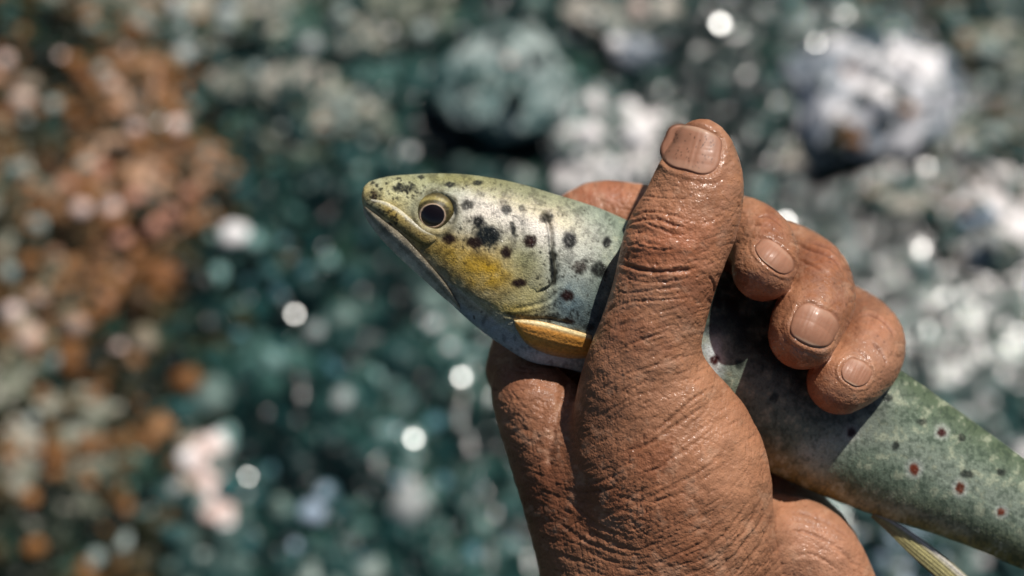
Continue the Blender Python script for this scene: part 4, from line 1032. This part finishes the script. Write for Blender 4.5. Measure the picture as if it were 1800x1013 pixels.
wet = np.clip(1.0 * np.exp(-(((hpx - 1430) / 130) ** 2 + ((hpy - 560) / 150) ** 2)) + .7 * np.exp(-(((hpx - 1280) / 50) ** 2 + ((hpy - 330) / 130) ** 2)) + .5 * np.exp(-(((hpx - 1130) / 120) ** 2 + ((hpy - 560) / 120) ** 2)), 0, 1)
set_float(me, 'wet', np.clip(wet * .8 + .12, 0, 1))
m, t, b = new_mat('weathered brown skin')
at = nd(t, 'ShaderNodeAttribute', attribute_name='pigment'); aw = nd(t, 'ShaderNodeAttribute', attribute_name='wet')
geo = nd(t, 'ShaderNodeNewGeometry')
n1 = nd(t, 'ShaderNodeTexNoise', i_Scale=900.0, i_Detail=4.0); n2 = nd(t, 'ShaderNodeTexVoronoi', i_Scale=1500.0); n3 = nd(t, 'ShaderNodeTexNoise', i_Scale=420.0, i_Detail=4.0)
n2.feature = 'DISTANCE_TO_EDGE'
for n in (n1, n2, n3): t.links.new(geo.outputs['Position'], n.inputs['Vector'])
t.links.new(at.outputs['Color'], b.inputs['Base Color'])
b.inputs['Subsurface Weight'].default_value = 0.03; b.inputs['Subsurface Radius'].default_value = (1.0, 0.4, 0.25); b.inputs['Subsurface Scale'].default_value = 0.0015
b.inputs['Specular IOR Level'].default_value = 0.28
r1 = nd(t, 'ShaderNodeMapRange'); r1.inputs['From Min'].default_value = .35; r1.inputs['From Max'].default_value = .65; r1.inputs['To Min'].default_value = .42; r1.inputs['To Max'].default_value = .62
t.links.new(n3.outputs[0], r1.inputs['Value']); t.links.new(r1.outputs[0], b.inputs['Roughness'])
cw_ = nd(t, 'ShaderNodeMath', operation='MULTIPLY'); t.links.new(aw.outputs['Fac'], cw_.inputs[0]); cw_.inputs[1].default_value = 1.3
cr2 = nd(t, 'ShaderNodeMapRange'); cr2.inputs['From Min'].default_value = .42; cr2.inputs['From Max'].default_value = .52; t.links.new(n3.outputs[0], cr2.inputs['Value'])
cw2 = nd(t, 'ShaderNodeMath', operation='MULTIPLY'); t.links.new(cw_.outputs[0], cw2.inputs[0]); t.links.new(cr2.outputs[0], cw2.inputs[1])
t.links.new(cw2.outputs[0], b.inputs['Coat Weight']); b.inputs['Coat Roughness'].default_value = 0.13
ad = nd(t, 'ShaderNodeMath', operation='MULTIPLY_ADD'); t.links.new(n2.outputs['Distance'], ad.inputs[0]); ad.inputs[1].default_value = 0.8; t.links.new(n1.outputs[0], ad.inputs[2])
bp = nd(t, 'ShaderNodeBump', i_Strength=0.9, i_Distance=0.0002); t.links.new(ad.outputs[0], bp.inputs['Height'])
t.links.new(bp.outputs[0], b.inputs['Normal']); t.links.new(bp.outputs[0], b.inputs['Coat Normal'])
M['skin'] = m
HO = tuple(to_world(T(1240, 1400, -80)[None])[0])
hand = link('person', me, M['skin'], None, HO)
tag(hand, 'weathered brown bare hand of a person gripping the trout, thumb pointing up', 'person')

# ---- nails
m, t, b = new_mat('nail')
at = nd(t, 'ShaderNodeAttribute', attribute_name='pigment'); t.links.new(at.outputs['Color'], b.inputs['Base Color'])
b.inputs['Roughness'].default_value = .5; b.inputs['Specular IOR Level'].default_value = .3; b.inputs['Coat Weight'].default_value = .08; b.inputs['Coat Roughness'].default_value = .2
b.inputs['Subsurface Weight'].default_value = .1; b.inputs['Subsurface Radius'].default_value = (1, .4, .3); b.inputs['Subsurface Scale'].default_value = .001
M['nail'] = m
def front_z(X, Y, z_hi=260.0):
    z = np.full(X.shape, z_hi)
    for _ in range(18):
        d = sdf(T(X.ravel(), Y.ravel(), z.ravel())).reshape(X.shape); z = z - np.maximum(d, -5) * 1.0
    return z
for i, n in enumerate(NAILS):
    x, y, a, b_, rot, p = n; c_, s_ = math.cos(math.radians(rot)), math.sin(math.radians(rot))
    nr, na = 26, 120
    Rg, Ag = np.meshgrid(np.linspace(0, 1, nr), np.linspace(0, 2 * np.pi, na, endpoint=False), indexing='ij')
    cx_, sx__ = np.cos(Ag), np.sin(Ag); rad = (np.abs(cx_) ** p + np.abs(sx__) ** p) ** (-1 / p) * (1 + .02 * np.sin(3 * Ag + i) + .015 * np.sin(7 * Ag + 2 * i))
    u_ = Rg * rad * cx_; v_ = Rg * rad * sx__
    X = x + u_ * a * c_ - v_ * b_ * s_; Y = y + u_ * a * s_ + v_ * b_ * c_
    Z = front_z(X, Y)
    Zt = np.maximum(Z, np.median(Z) - 45) - .5 + 1.0 * (1 - np.abs(u_) ** 2) + .22 * np.sin(u_ * 23 + 2 * np.sin(u_ * 7 + i)) * (1 - Rg ** 4) - 4.0 * ss(Rg, .9, 1.0) 
    Zt = Zt + .5 * np.sin(u_ * 5 + i) * (1 - Rg) + 0.15 * np.array([[mnoise.noise(Vector((a1 * 14, a2 * 5, i * 3))) for a1, a2 in zip(r1__, r2__)] for r1__, r2__ in zip(u_, v_)])
    P = T(X, Y, Zt); Pb = T(X, Y, Z - 6)
    V = np.concatenate([P.reshape(-1, 3), Pb[-1]]); I = np.arange(nr * na).reshape(nr, na)
    F = np.stack([I[:-1], I[1:], np.roll(I, -1, 1)[1:], np.roll(I, -1, 1)[:-1]], -1).reshape(-1, 4)
    r0 = I[-1]; r1_ = np.arange(na) + nr * na; F = np.concatenate([F, np.stack([r0, r1_, np.roll(r1_, -1), np.roll(r0, -1)], -1)])
    me = mesh_np('fingernail', to_world(V), F[:, ::-1])
    cc = np.zeros((nr, na, 3)); cc[:] = col(158, 112, 88)
    nz = np.array([[mnoise.noise(Vector((uu_ * 9, vv_ * 1.2, i * 7))) for uu_, vv_ in zip(ur, vr)] for ur, vr in zip(u_, v_)])[..., None]
    cc *= 1 + .12 * nz
    if i == 0:
        gg = np.random.default_rng(3)
        for _ in range(46):
            a1, a2 = gg.uniform(-.75, .75), gg.uniform(-.75, .75); qq = np.hypot((u_ - a1) / .022, (v_ - a2) / .05)
            cc = cc * (1 - .55 * (1 - ss(qq, .5, 1.3)))[..., None]
    tip = -v_ if i == 0 else v_
    k_ = ss(Rg, .9, .99)[..., None]; cc = cc * (1 - k_ * .55) + col(92, 50, 34) * k_ * .55
    k_ = (ss(tip, .72, .9) * (1 - ss(Rg, .93, .98)))[..., None]; a5 = .35 if i == 0 else .6; cc = cc * (1 - a5 * k_) + col(200, 172, 146) * k_ * a5
    k_ = (ss(-tip, .45, .8) * (1 - ss(Rg, .86, .95)))[..., None]; cc = cc * (1 - .3 * k_) + col(196, 158, 134) * k_ * .3
    k_ = (ss(Rg, .93, .99) * ss(tip, -.1, .4))[..., None]; cc = cc * (1 - .5 * k_) + col(40, 26, 18) * k_ * .5
    cc = np.concatenate([cc.reshape(-1, 3), cc[-1]]); set_attr(me, 'pigment', np.clip(cc, 0, 1))
    o = link('fingernail', me, M['nail'], hand, HO)
    if i == 0: o['label'] = 'broad thumbnail with tiny dark specks'
